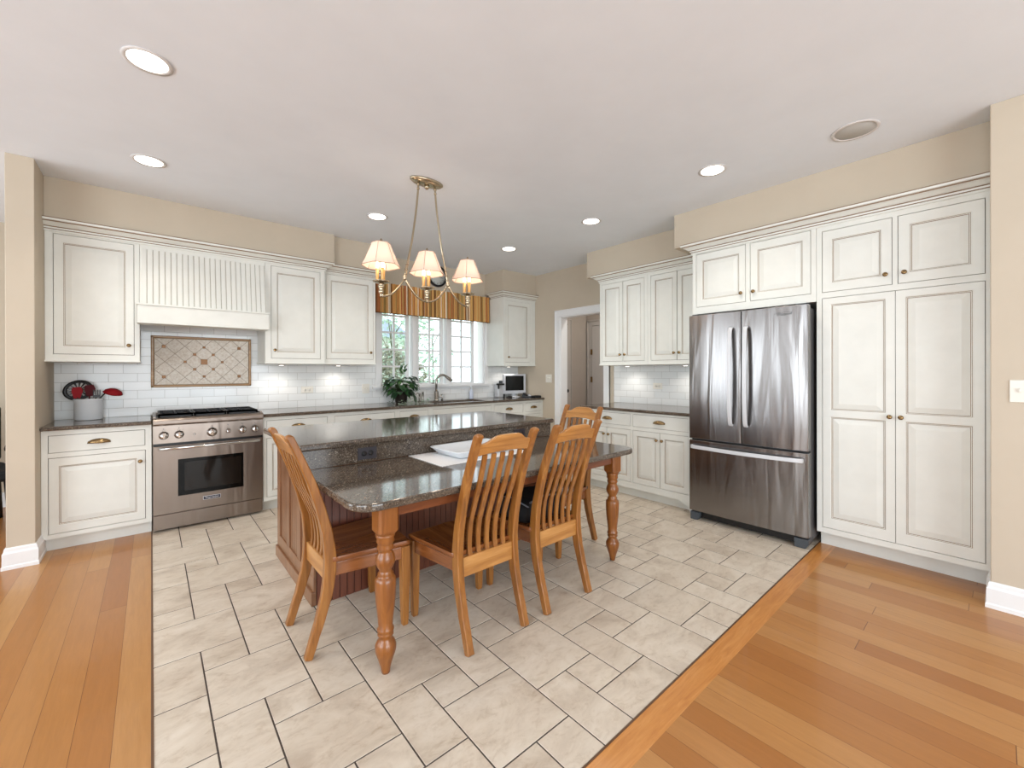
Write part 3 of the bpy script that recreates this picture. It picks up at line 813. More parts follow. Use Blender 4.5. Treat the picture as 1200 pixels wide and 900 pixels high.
# long run with the sink cutout: one outline with a hole
def sink_slab():
    x0, x1, y0, y1 = .787, XW-.009, 4.415, YB-.009
    a0, a1, c0, c1 = 2.66, 3.46, 4.50, 4.86
    vs = []; fs = []
    for z in (.884, .914): vs += [(x0, y0, z), (x1, y0, z), (x1, y1, z), (x0, y1, z), (a0, c0, z), (a1, c0, z), (a1, c1, z), (a0, c1, z)]
    for k in range(4):
        j = (k+1) % 4
        fs += [(k, j, 4+j, 4+k), (8+k, 12+k, 12+j, 8+j), (k, 8+k, 8+j, j), (4+k, 4+j, 12+j, 12+k)]
    me = bpy.data.meshes.new('countertop'); me.from_pydata(vs, [], fs); me.materials.append(M_GRAN)
    bm = bmesh.new(); bm.from_mesh(me); bmesh.ops.recalc_face_normals(bm, faces=bm.faces); bm.to_mesh(me); bm.free()
    o = new('countertop', me); md = o.modifiers.new('bevel', 'BEVEL'); md.width = .007; md.segments = 3
    tag(o, 'long dark granite countertop along the back wall with the sink', 'countertop')
    s = thing('kitchen_sink', 'undermount sink in the long counter below the window', 'sink', (3.06, 4.68, .884))
    b = MB(); w, d = .40, .18
    b.rings([[(-w-.02, -d-.02, 0), (w+.02, -d-.02, 0), (w+.02, d+.02, 0), (-w-.02, d+.02, 0)], [(-w+.003, -d+.003, 0), (w-.003, -d+.003, 0), (w-.003, d-.003, 0), (-w+.003, d-.003, 0)], [(-w+.015, -d+.015, -.19), (w-.015, -d+.015, -.19), (w-.015, d-.015, -.19), (-w+.015, d-.015, -.19)]], cap=False, sm=False)
    b.face([(-w+.015, -d+.015, -.19), (w-.015, -d+.015, -.19), (w-.015, d-.015, -.19), (-w+.015, d-.015, -.19)])
    b.build('basin', M_WHITE, s, fix=False)
    b = MB(); b.lathe([(0, 0), (.04, 0), (.04, .004), (0, .005)], (0, 0, -.189), 16); b.build('drain', M_NICKEL, s)
sink_slab()
slab('countertop', [(3.72, XW-.009, 1.84, 3.135)], .884, .914, 'dark granite countertop on the right wall next to the refrigerator')

# ================================================================== RANGE
t = thing('gas_range', 'stainless steel gas range with black grates set into the cabinets', 'range', (.008, 4.46, 0))
RW = .774
b = MB(); b.box(0, RW, .012, YB-4.46-.03, .02, .905); b.build('body', M_STEELR, t)
b = MB(); b.box(.004, RW-.012, -.018, .012, .02, .138); k = b.build('kick_panel', M_STEELR, t, bevel=.002)
b = MB(); b.box(.002, RW-.004, -.03, .012, .144, .700)
dr = b.build('oven_door', M_STEELR, t, bevel=.004)
b = MB(); b.box(.158, .618, -.0315, -.028, .278, .582); b.build('window_frame', M_BLKGLASS, dr)
b = MB(); b.box(.200, .600, -.0325, -.031, .315, .552); b.build('window_glass', M_OVEN_IN, dr)
b = MB(); b.tube([(.035, -.078, .683), (RW-.035, -.078, .683)], .0115, 14)
for x in (.055, RW-.055): b.tube([(x, -.030, .683), (x, -.078, .683)], .0095, 10)
b.build('handle', M_CHROME, dr)
b = MB(); b.box(.325, .449, -.034, -.030, .214, .244); bd = b.build('badge', M_SATIN, dr, bevel=.001)
b = MB(); b.box(.3275, .4465, -.0346, -.0335, .2165, .2415); b.build('badge_field', mat('badge_blue', (34, 34, 52), .3), dr)
text('Thermador', .021, M_SATIN, dr, (.387, -.0348, .229), (PI/2, 0, 0), name='badge_lettering')
b = MB(); b.box(.002, RW-.004, -.012, .012, .700, .722, 0); b.build('door_gap', M_BLACKM, t)
b = MB(); b.extrude([(0, -.024, .722), (0, -.018, .868), (0, .05, .868), (0, .05, .722)], (RW, 0, 0)); cp = b.build('control_panel', M_STEELR, t)
b = MB(); pr = [(0, .02, .866), (0, -.040, .868), (0, -.052, .880), (0, -.052, .908), (0, -.040, .924), (0, -.02, .930), (0, .02, .930)]
b.extrude(pr, (RW, 0, 0)); b.build('bullnose', M_STEELR, t, bevel=.004, seg=3)
for i, (x, r) in enumerate(((.068, .026), (.166, .026), (.389, .030), (.505, .016), (.612, .026), (.708, .026))):
    b = MB(); z = .787
    b.lathe([(0, 0), (r*1.25, 0), (r*1.25, .006), (r*1.0, .009), (r*.92, .034), (r*.80, .040), (0, .041)], (x, -.021, z), 22, axis='y')
    b.box(x-.0055, x+.0055, -.021-.048, -.021-.036, z-r*.85, z+r*.85)
    b.build('control_knob', M_CHROME, t)
    b = MB(); b.lathe([(0, 0), (.004, 0), (.003, .003), (0, .003)], (x, -.0205, z+.052), 8, axis='y'); b.box(x-.012, x+.012, -.0216, -.0195, z+r+.010, z+r+.0125); b.build('dial_mark', M_DKGREY, t)
b = MB(); b.lathe([(0, 0), (.009, 0), (.007, .012), (0, .013)], (.268, -.021, .781), 10, axis='y'); b.build('light_switch', M_CHROME, t)
b = MB(); b.box(.01, RW-.01, .02, YB-4.46-.05, .903, .915); b.build('cooktop', M_BLACKM, t)
b = MB(); b.box(0, RW, YB-4.46-.07, YB-4.46-.03, .905, .938); b.box(0, .022, .01, YB-4.46-.05, .905, .938); b.box(RW-.022, RW, .01, YB-4.46-.05, .905, .938); b.build('side_trim', M_STEELR, t, bevel=.003)
for i, (x0, x1) in enumerate(((.034, .262), (.270, .498), (.506, .740))):
    b = MB(); y0, y1 = .035, YB-4.46-.085; zt = .958
    for (a0, a1, c0, c1) in ((x0, x1, y0, y0+.012), (x0, x1, y1-.012, y1), (x0, x0+.012, y0, y1), (x1-.012, x1, y0, y1)): b.box(a0, a1, c0, c1, zt-.016, zt)
    b.box(x0, x1, y0, y0+.012, .918, zt)
    ym = (y0+y1)/2; b.box(x0, x1, ym-.006, ym+.006, zt-.014, zt)
    for yc in ((y0+ym)/2, (y1+ym)/2):
        xm = (x0+x1)/2
        for a in range(4):
            an = a*PI/2+PI/4; c, s = math.cos(an), math.sin(an)
            b.bar([(xm+c*.028, yc+s*.028, zt-.005), (xm+c*.112, yc+s*.10, zt-.005)], .012, .010, side=(-s, c, 0))
        b.box(xm-.005, xm+.005, yc-.11, yc-.03, zt-.012, zt); b.box(xm-.005, xm+.005, yc+.03, yc+.10, zt-.012, zt)
    for cx in (x0, x1-.012):
        for cy in (y0, y1-.012): b.box(cx, cx+.012, cy, cy+.012, .914, zt-.01)
    b.build('grate', M_CAST, t)
    for yc in ((y0+ym)/2, (y1+ym)/2):
        b = MB(); b.lathe([(0, 0), (.045, 0), (.045, .008), (.032, .012), (.032, .020), (.026, .024), (0, .024)], ((x0+x1)/2, yc, .915), 16); b.build('burner', M_BLACKM, t)

# ================================================================== REFRIGERATOR
t = thing('refrigerator', 'stainless steel french-door refrigerator with bottom freezer drawer', 'refrigerator', (3.6, 1.785, 0), RZR)
FW = .888
b = MB(); b.box(.006, FW-.006, .072, .80, .045, 1.765); b.build('case', M_FRSIDE, t, bevel=.003)
def bowed(b, x0, x1, z0, z1, d=.066, bow=.008):
    n = 8; fr = []
    for k in range(n+1):
        u = k/n; fr.append((x0+(x1-x0)*u, bow*(1-4*(u-.5)**2)*-1))
    poly = [(x, y, z0) for x, y in fr]+[(x1, d, z0), (x0, d, z0)]
    b.extrude(poly, (0, 0, z1-z0))
doors = []
for x0, x1 in ((.002, .4305), (.4355, FW-.002)):
    b = MB(); bowed(b, x0, x1, .715, 1.786); doors.append(b.build('door', M_STEEL, t, bevel=.003))
b = MB(); bowed(b, .002, FW-.002, .084, .700); fz = b.build('freezer_drawer', M_STEEL, t, bevel=.003)
b = MB(); b.box(.004, FW-.004, .05, .074, .08, 1.77); b.build('gasket', M_BLACK, t)
for d, hx in zip(doors, (.362, .476)):
    b = MB(); pts = smooth_path([(hx, -.010, .858), (hx, -.042, .885), (hx, -.060, 1.05), (hx, -.064, 1.25), (hx, -.060, 1.45), (hx, -.042, 1.625), (hx, -.010, 1.652)], 5)
    b.bar(pts, .030, .014); b.build('handle', M_SATIN, d, bevel=.004)
b = MB(); pts = smooth_path([(.035, -.008, .648), (.055, -.040, .648), (.25, -.055, .646), (.444, -.060, .645), (.64, -.055, .646), (.833, -.040, .648), (.853, -.008, .648)], 5)
b.bar(pts, .030, .014, side=(0, 0, 1)); b.build('handle', M_SATIN, fz, bevel=.004)
for x0, x1 in ((.005, .085), (FW-.095, FW-.005)):
    b = MB(); b.extrude([(x0, .01, 0), (x1-.02, .01, 0), (x1, .01, .035), (x1, .01, .07), (x0, .01, .07)], (0, .12, 0)); b.build('foot', M_DKGREY, t, bevel=.004)
b = MB(); b.box(.08, FW-.09, .05, .09, .02, .075); b.build('kick_grille', M_BLACK, t)
for x in (.02, FW-.08):
    b = MB(); b.box(x, x+.06, .02, .12, 1.775, 1.797); b.build('hinge_cover', M_DKGREY, t, bevel=.003)
M_LOGO = mat('logo_grey', (96, 98, 100), .3, .6)
text('Whirlpool', .026, M_LOGO, doors[1], (.735, -.0085, 1.728), (PI/2, 0, 0), .0008, 'logo', .25, .9)
b = MB(); pts = [(.735+.062*math.cos(a), -.009, 1.731+.012*math.sin(a)) for a in [PI*(.15+1.4*k/24) for k in range(25)]]
b.tube(pts, .0011, 6, ref=(0, 1, 0)); b.build('logo_swoosh', M_LOGO, doors[1])

# ================================================================== ISLAND
t = thing('kitchen_island', 'brown wooden kitchen island with beadboard sides below the granite bar', 'island', (0, 0, 0))
IX0, IX1, IY0, IY1 = .68, 2.55, 2.48, 3.36
b = MB(); b.box(IX0+.012, IX1-.012, IY0+.012, IY1-.01, .0, .868); b.build('body', M_ISL, t)
# end panels: frames with recessed beadboard (left end is the one in view)
for side, X, s in (('l', IX0, 1), ('r', IX1, -1)):
    b = MB()
    def eb(y0, y1, z0, z1, d0, d1, m=0): b.box(*sorted((X+s*d0, X+s*d1)), y0, y1, z0, z1, m)
    st = .075
    ys = [IY0, IY0+.30, IY0+.59, IY1]
    eb(IY0, IY1, .0, .075, -.012, .014); eb(IY0, IY1, .075, .155, 0, .014); eb(IY0, IY1, .80, .868, 0, .014)
    for y in (IY0, IY0+.28, IY0+.545, IY1-st): eb(y, y+st if y < IY1-st-.001 else IY1, .155, .80, 0, .014)
    b.build('end_frame', M_ISL, t, bevel=.003)
    b = MB(); n = 26; wd = (IY1-IY0-.02)/n
    for i in range(n):
        y = IY0+.01+i*wd; eb(y+.002, y+wd-.002, .14, .81, .009, .016, 0)
    eb(IY0+.01, IY1-.01, .14, .81, .0125, .018, 1)
    b.build('bead_panel', [M_ISL, M_ISLG], t)
b = MB(); n = 44; wd = (IX1-IX0-.03)/n
for i in range(n):
    x = IX0+.015+i*wd; b.box(x+.0022, x+wd-.0022, IY0-.001, IY0+.008, .0, .72)
b.box(IX0+.014, IX1-.014, IY0+.004, IY0+.013, 0, .72, 1)
b.build('bead_panel', [M_ISLD, M_ISLG], t)
# raised granite bar
t = thing('bar_countertop', 'raised dark granite bar counter on the island, highest surface in the middle', 'countertop', (0, 0, 0))
b = MB(); b.box(.60, 2.575, 2.445, 3.40, .868, .905); b.build('slab', M_GRAN, t, bevel=.012, seg=3)
b = MB(); b.box(.615, 2.555, 2.472, 2.494, .764, .868); b.build('splash', M_GRAN, t)
def outlet(name, loc, rotz, label, w=.115, h=.072, m=M_PLATE, n=2, horiz=True, cat='outlet', toggles=False, grp=None):
    o = thing(name, label, cat, loc, rotz, grp)
    b = MB(); b.box(-w/2, w/2, -.006, 0, -h/2, h/2); b.build('cover_plate', m, o, bevel=.002)
    for k in range(n):
        dx = (k-(n-1)/2)*(.040 if horiz else 0); dz = 0 if horiz else (k-(n-1)/2)*.04
        b = MB()
        if toggles:
            b.box(dx-.005, dx+.005, -.018, -.005, dz-.004, dz+.016); b.build('toggle', m, o, bevel=.001)
        else:
            b.lathe([(0, 0), (.016, 0), (.015, .003), (0, .003)], (dx, -.006, dz), 14, axis='y')
            r = b.build('receptacle', m if m is not M_PLATED else M_SLOT, o)
            b = MB()
            for q in (-1, 1): b.box(dx-.006, dx+.006, -.0102, -.0088, dz+q*.005-.0012, dz+q*.005+.0012) if horiz else b.box(dx+q*.005-.0012, dx+q*.005+.0012, -.0102, -.0088, dz-.004, dz+.005)
            b.build('slots', M_SLOT, r)
    return o
outlet('wall_outlet', (.98, 2.472, .815), 0, 'dark outlet in the granite splash near the left end of the island', m=M_PLATED)
outlet('wall_outlet', (2.20, 2.472, .812), 0, 'dark outlet in the granite splash near the right end of the island', m=M_PLATED)
outlet('wall_outlet', (1.315, YB-.008, 1.105), 0, 'white outlet on the tile backsplash below the cabinet right of the hood', w=.125, h=.072)
outlet('wall_switch', (1.975, YB-.008, 1.10), 0, 'cream switch plate on the tile just left of the window sill', w=.09, h=.115, n=2, toggles=True, cat='switch')
outlet('wall_outlet', (XW-.008, 2.575, 1.13), RZR, 'white outlet on the tile backsplash between the right wall counters and cabinets')
outlet('wall_switch', (XW, 4.335, 1.20), RZR, 'cream switch plate on the beige wall left of the doorway', w=.12, h=.12, toggles=True, cat='switch')
outlet('wall_switch', (XR, -.095, 1.19), RZR, 'cream switch plate on the beige wall at the right edge beside the pantry', w=.115, h=.118, n=2, toggles=True, cat='switch')
outlet('wall_outlet', (-1.25, 6.3, .42), 0, 'white outlet low on the wall of the room at the far left', horiz=False, w=.07, h=.115)

# ================================================================== TABLE
t = thing('dining_table', 'dark granite topped table on turned wooden legs attached to the island', 'table', (0, 0, 0))
TX0, TX1, TY0, TY1 = .612, 2.60, 1.655, 2.476
b = MB(); pts = []
def arc(cx, cy, r, a0, a1, n=8): return [(cx+r*math.cos(a0+(a1-a0)*k/n), cy+r*math.sin(a0+(a1-a0)*k/n)) for k in range(n+1)]
r = .11
out = arc(TX0+r, TY0+r, r, PI, 1.5*PI)+arc(TX1-r, TY0+r, r, 1.5*PI, 2*PI)+[(TX1, TY1), (TX0, TY1)]
b.extrude([(x, y, .728) for x, y in out], (0, 0, .034)); b.build('tabletop', M_GRAN, t, bevel=.010, seg=3)
def legmb(x, y):
    b = MB(); h = .045; ch = .010
    def sq(z, s): return [(x-s+ch, y-s, z), (x+s-ch, y-s, z), (x+s, y-s+ch, z), (x+s, y+s-ch, z), (x+s-ch, y+s, z), (x-s+ch, y+s, z), (x-s, y+s-ch, z), (x-s, y-s+ch, z)]
    b.rings([sq(.727, h), sq(.618, h), sq(.600, h-.012)], sm=False)
    pr = [(.0, 0), (.017, 0), (.019, .012), (.024, .035), (.036, .072), (.044, .098), (.045, .120), (.038, .138), (.029, .150), (.028, .160), (.034, .166), (.034, .174), (.030, .180), (.036, .186), (.035, .194), (.030, .202),
          (.033, .24), (.038, .28), (.042, .32), (.0445, .37), (.045, .395), (.043, .410), (.036, .418), (.031, .424), (.034, .430), (.026, .440), (.026, .446), (.034, .460), (.041, .478), (.042, .492), (.038, .508), (.031, .522), (.028, .530), (.034, .536), (.036, .546), (.031, .556), (.034, .562), (.039, .572), (.036, .582), (.040, .590), (.042, .602), (0, .603)]
    b.lathe(pr, (x, y, 0), 24); return b
legmb(.767, 1.735).build('leg', M_CHERRY, t)
legmb(2.412, 1.742).build('leg', M_CHERRY, t)
b = MB(); b.box(.812, 2.367, 1.715, 1.737, .672, .728); b.box(.745, .767, 1.78, 2.478, .672, .728); b.box(2.412, 2.434, 1.787, 2.478, .672, .728); b.build('apron', M_CHERRYX, t, bevel=.003)

# ================================================================== CHAIRS
def chair(name, label, loc, rotz):
    t = thing(name, label, 'chair', loc, rotz, 'slat-back dining chairs around the granite table')
    hw = .172
    def prof(z):
        K = [(0, -.002), (.08, .024), (.16, .050), (.26, .078), (.36, .094), (.45, .096), (.56, .082), (.68, .052), (.80, .014), (.92, -.034), (1.03, -.080)]
        for (z0, y0), (z1, y1) in zip(K, K[1:]):
            if z <= z1: u = (z-z0)/(z1-z0); u = u*u*(3-2*u)*.35+u*.65; return y0+(y1-y0)*u
        return K[-1][1]
    zs = [0, .05, .1, .15, .2, .26, .32, .38, .44, .5, .56, .62, .68, .74, .80, .86, .92, .98, 1.012]
    for s in (-1, 1):
        b = MB(); P = [(s*hw, prof(z), z) for z in zs]; tt = [.034, .036, .038, .041, .044, .048, .051, .053, .052, .048, .045, .042, .040, .038, .036, .034, .032, .031, .030]
        b.bar(P, .036, tt)
        e = P[-1]; b.rings([[(e[0]-.018, e[1]-.016, 1.0), (e[0]+.018, e[1]-.016, 1.0), (e[0]+.018, e[1]+.016, 1.004), (e[0]-.018, e[1]+.016, 1.004)], [(e[0]-.018, e[1]-.020, 1.016), (e[0]+.018, e[1]-.020, 1.016), (e[0]+.018, e[1]+.012, 1.018), (e[0]-.018, e[1]+.012, 1.018)], [(e[0]-.008, e[1]-.010, 1.024), (e[0]+.008, e[1]-.010, 1.024), (e[0]+.008, e[1]+.004, 1.025), (e[0]-.008, e[1]+.004, 1.025)]], sm=False)
        b.build('back_post', M_OAK, t, bevel=.005)
    for s in (-1, 1):
        b = MB(); x = s*.212; fy = .452
        b.rings([[(x-.014, fy-.014, 0), (x+.014, fy-.014, 0), (x+.014, fy+.014, 0), (x-.014, fy+.014, 0)], [(x-.017, fy-.017, .04), (x+.017, fy-.017, .04), (x+.017, fy+.017, .04), (x-.017, fy+.017, .04)], [(x-.022, fy-.022, .30), (x+.022, fy-.022, .30), (x+.022, fy+.022, .30), (x-.022, fy+.022, .30)], [(x-.022, fy-.022, .408), (x+.022, fy-.022, .408), (x+.022, fy+.022, .408), (x-.022, fy+.022, .408)]], sm=False)
        b.build('front_leg', M_OAK, t, bevel=.004)
    # aprons: rear rail, sides, front
    b = MB(); b.box(-hw, hw, .080, .102, .318, .412); b.build('rear_rail', M_OAKX, t, bevel=.004)
    b = MB(); b.box(-.19, .19, .443, .463, .345, .408); 
    for s in (-1, 1): b.extrude([(s*.158, .098, .345), (s*.178, .098, .345), (s*.224, .44, .345), (s*.204, .44, .345)], (0, 0, .062))
    b.build('seat_apron', M_OAKS, t, bevel=.003)
    # saddle seat
    nx, ny = 14, 12; top = []; b = MB()
    def sx(v): return .190+(.236-.190)*v
    rows = []
    for j in range(ny+1):
        v = j/ny; y = .104+(.482-.104)*v; row = []
        for i in range(nx+1):
            u = -1+2*i/nx; w = sx(v)
            edge = max(abs(u), 0)
            dip = -.010*(1-abs(u)**2.2)*math.sin(PI*min(1, v*1.05))+.004*max(0, 1-abs(u)*5)*v
            yy = y+(-.012*(u*u) if j == ny else 0)
            row.append((u*w, yy, .436+dip))
        rows.append(row)
    bi = len(b.v)
    for row in rows: b.v += row
    for j in range(ny):
        for i in range(nx):
            k = j*(nx+1)+i; b.f.append([k, k+1, k+nx+2, k+nx+1]); b.m.append(0); b.sm.append(True)
    loop = [rows[0][i] for i in range(nx+1)]+[rows[j][nx] for j in range(1, ny+1)]+[rows[ny][i] for i in range(nx-1, -1, -1)]+[rows[j][0] for j in range(ny-1, 0, -1)]
    cx, cyy = 0, .29
    def sh(p, k, z): return (cx+(p[0]-cx)*k, cyy+(p[1]-cyy)*k, z)
    b.rings([loop, [sh(p, 1.008, .428) for p in loop], [sh(p, 1.0, .416) for p in loop], [sh(p, .965, .408) for p in loop]], cap=False)
    b.face([sh(p, .965, .408) for p in loop])
    b.build('seat', M_OAKS, t)
    # crest rail
    n = 20; sec = []
    for i in range(n+1):
        u = -1+2*i/n; x = u*(hw-.016)
        zt = .972+.030*math.exp(-(u/.64)**6)+.008*(1-u*u); zb = .914+.012*(1-u*u)
        yo = .010*(1-u*u)
        sec.append([(x, prof(zb)-.011-yo, zb), (x, prof(zb)+.011-yo, zb), (x, prof(zt)+.010-yo, zt), (x, prof(zt)-.010-yo, zt)])
    b = MB(); b.rings(sec, sm=False); b.build('crest_rail', M_OAKX, t, bevel=.004)
    # slats
    for i in range(5):
        x0 = (-2+i)*.052; x1 = (-2+i)*.054; P = []
        for k in range(13):
            v = k/12; z = .405+(.918-.405)*v
            P.append((x0+(x1-x0)*v, prof(z)-.004+.011*math.sin(2*PI*v), z))
        b = MB(); b.bar(P, [.024+.003*math.sin(PI*k/12) for k in range(13)], .013); b.build('slat', M_OAK, t, bevel=.002)
    return t
ch = chair('dining_chair', 'oak slat-back dining chair at the table front, left one of the two side by side', (1.275, 1.585, 0), 0)
dup(ch, (1.778, 1.580, 0), 0, 'oak slat-back dining chair at the table front holding a black seat bag')
dup(ch, (.535, 2.212, 0), -PI/2, 'oak slat-back dining chair at the left end of the table near the island')
dup(ch, (2.60, 2.215, 0), PI/2, 'oak slat-back dining chair at the far right end of the table')
# black bag on the second chair
t = thing('seat_bag', 'black fabric bag with grey straps lying on the seat of a front chair', 'bag', (1.765, 1.705, .437))
b = MB(); rs = []
for k, (z, sx_, sy_) in enumerate(((0.0, .165, .13), (.012, .178, .145), (.05, .182, .15), (.095, .172, .142), (.118, .150, .122), (.126, .12, .10))):
    rs.append([(math.copysign(abs(math.cos(a))**.45, math.cos(a))*sx_+(.02*noise.noise(Vector((a, z*9, 1)))), .165+math.copysign(abs(math.sin(a))**.45, math.sin(a))*sy_, z+(.012*noise.noise(Vector((a*2, z*20, 4))) if k > 2 else 0)) for a in [2*PI*q/28 for q in range(28)]])
b.rings(rs); b.build('bag_body', M_BAG, t)
b = MB(); b.tube([(-.16, .02, .10), (-.17, .16, .128), (-.15, .30, .10)], .008, 6, ry=.003); b.tube([(-.14, .03, .118), (0, .045, .135), (.14, .03, .118)], .006, 6); b.build('strap', M_GREYF, t)

# placemat and tray
t = MB(); n = 40; 
def matpts(z):
    x0, x1, y0, y1 = 1.245, 1.93, 2.055, 2.462; p = []
    for k in range(60): p.append((x0+(x1-x0)*k/60, y0+(.005 if k % 2 else 0), z))
    for k in range(36): p.append((x1-(.005 if k % 2 else 0), y0+(y1-y0)*k/36, z))
    for k in range(60): p.append((x1-(x1-x0)*k/60, y1-(.005 if k % 2 else 0), z))
    for k in range(36): p.append((x0+(.005 if k % 2 else 0), y1-(y1-y0)*k/36, z))
    return p
t.rings([matpts(.7625), matpts(.7655)], sm=False)
tag(t.build('placemat', M_CLOTH), 'white scalloped placemat under the tray on the granite table', 'placemat')
b = MB(); L = [(.0, .768), (.155, .768), (.163, .772), (.195, .806), (.203, .812), (.199, .815), (.190, .810), (.158, .779), (0, .777)]
def rr(s, z): # rounded rectangle ring
    hx, hy = .245-.203+s, .168-.203+s; c = min(.03, hx*.5, hy*.5); pts = []
    for (qx, qy, a0) in ((hx-c, hy-c, 0), (-hx+c, hy-c, PI/2), (-hx+c, -hy+c, PI), (hx-c, -hy+c, 1.5*PI)):
        for k in range(5): a = a0+PI/2*k/4; pts.append((qx+c*math.cos(a), qy+c*math.sin(a), z))
    return pts
rs = [rr(s if s > .05 else .06, z) for s, z in L]
b.rings(rs); o = b.build('serving_tray', M_WHITE); o.location = (1.625, 2.28, 0); o.rotation_euler = (0, 0, .05)
tag(o, 'white rectangular serving tray on the placemat on the table', 'tray')

# ================================================================== CEILING FIXTURES
spots = [(-.009, 2.60, 'recessed ceiling light nearest the camera at upper left'), (-.008, 3.82, 'recessed ceiling light above the range hood side'),
         (1.61, 3.80, 'recessed ceiling light just left of the chandelier'), (3.22, 3.79, 'recessed ceiling light in the far corner near the small corner cabinet'),
         (3.24, 2.58, 'recessed ceiling light in front of the doorway'), (3.09, 1.355, 'recessed ceiling light in front of the refrigerator')]
def spot(loc, power, ang=2.2, col=(1, .93, .82), r=.06):
    l = bpy.data.lights.new('lamp', 'SPOT'); l.energy = power; l.spot_size = ang; l.spot_blend = .8; l.color = col; l.shadow_soft_size = r
    o = bpy.data.objects.new('lamp', l); o.location = loc; C.objects.link(o); return o
for x, y, lab in spots:
    t = thing('recessed_light', lab, 'ceiling light', (x, y, CEIL), 0, 'recessed ceiling lights')
    b = MB(); b.lathe([(.076, -.0005), (.094, -.0005), (.096, -.004), (.080, -.006), (.074, -.002)], (0, 0, 0), 32); b.f = b.f[:-2]; b.m = b.m[:-2]; b.sm = b.sm[:-2]
    b.build('trim_ring', M_CANTRIM, t)
    b = MB(); b.lathe([(0, -.0045), (.075, -.0045), (.075, -.002), (0, -.002)], (0, 0, 0), 32); b.build('lens', M_CANLIT, t)
    o = spot((0, 0, -.03), 25); o.parent = t
t = thing('ceiling_speaker', 'round grey speaker grille in the ceiling above the refrigerator side', 'speaker', (3.24, .568, CEIL))
b = MB(); b.lathe([(0, -.004), (.098, -.004), (.100, -.001), (0, -.001)], (0, 0, 0), 36); b.build('grille', M_SPK, t)
b = MB(); b.lathe([(.099, -.0005), (.118, -.0005), (.116, -.006), (.102, -.007), (.098, -.003)], (0, 0, 0), 36); b.f = b.f[:-2]; b.m = b.m[:-2]; b.sm = b.sm[:-2]; b.build('trim_ring', M_CANTRIM, t)

# under-cabinet lights (small puck lamps fixed under the wall cabinets)
for (x, y, lab) in ((1.02, 4.84, 'round puck light under the cabinet right of the hood'), (1.60, 4.86, 'round puck light under the cabinet left of the window'), (4.10, 4.84, 'round puck light under the small corner cabinet'),
                    (4.26, 2.86, 'round puck light under the cabinet by the doorway'), (4.26, 2.15, 'round puck light under the cabinet by the refrigerator')):
    z = 1.384 if x < 4.2 else 1.372
    t = thing('puck_light', lab, 'light', (x, y, z))
    b = MB(); b.lathe([(0, -.012), (.026, -.012), (.034, -.008), (.034, 0), (0, 0)], (0, 0, 0), 18); b.build('housing', M_CANTRIM, t)
    b = MB(); b.lathe([(0, -.014), (.022, -.014), (.022, -.0115), (0, -.0115)], (0, 0, 0), 18); b.build('lens', M_CANLIT, t)
    o = spot((0, 0, -.03), 3.1, 2.7, (1, .94, .86), .03); o.parent = t

# ------------------------------------------------------------------ chandelier
t = thing('chandelier', 'antique brass three-shade chandelier with curved arms over the island', 'chandelier', (1.605, 2.86, CEIL))
def cz(z): return z-CEIL
b = MB(); b.lathe([(0, 0), (.138, 0), (.138, -.010), (.120, -.022), (.040, -.030), (0, -.030)], (0, 0, 0), 36, sy=.48); b.lathe([(0, -.028), (.018, -.028), (.02, -.05), (.010, -.06), (0, -.062)], (0, 0, 0), 14)
b.build('canopy', M_ANTIQ, t)
nodes = [(-.185, 1.995), (.185, 1.995)]
for s in (-1, 1):
    b = MB(); P = smooth_path([(s*.072, 0, -.03), (s*.076, 0, -.10), (s*.092, 0, -.25), (s*.125, 0, -.47), (s*.165, 0, -.66), (s*.185, 0, cz(1.995))], 6)
    b.tube(P, .0075, 10)
    for z, x in ((-.045, .072), (-.075, .074), (-.665, .166), (-.70, .173), (-.735, .180)):
        b.lathe([(0, -.008), (.011, -.004), (.012, 0), (.011, .004), (0, .008)], (s*x, 0, z), 10)
    b.lathe([(0, -.02), (.010, -.016), (.014, -.006), (.010, .004), (.014, .010), (0, .018)], (s*.185, 0, cz(1.995)), 12)
    b.build('suspension_rod', M_ANTIQ, t)
b = MB()
for xn, xl in ((-.185, -.366), (-.185, 0), (.185, 0), (.185, .376)):
    P = []
    for k in range(17):
        u = k/16; P.append((xn+(xl-xn)*u, 0, cz(1.840)+(cz(1.985)-cz(1.840))*(1-math.sin(u*PI/2))**1.15))
    b.tube(P, .0075, 10)
b.build('arm', M_ANTIQ, t)
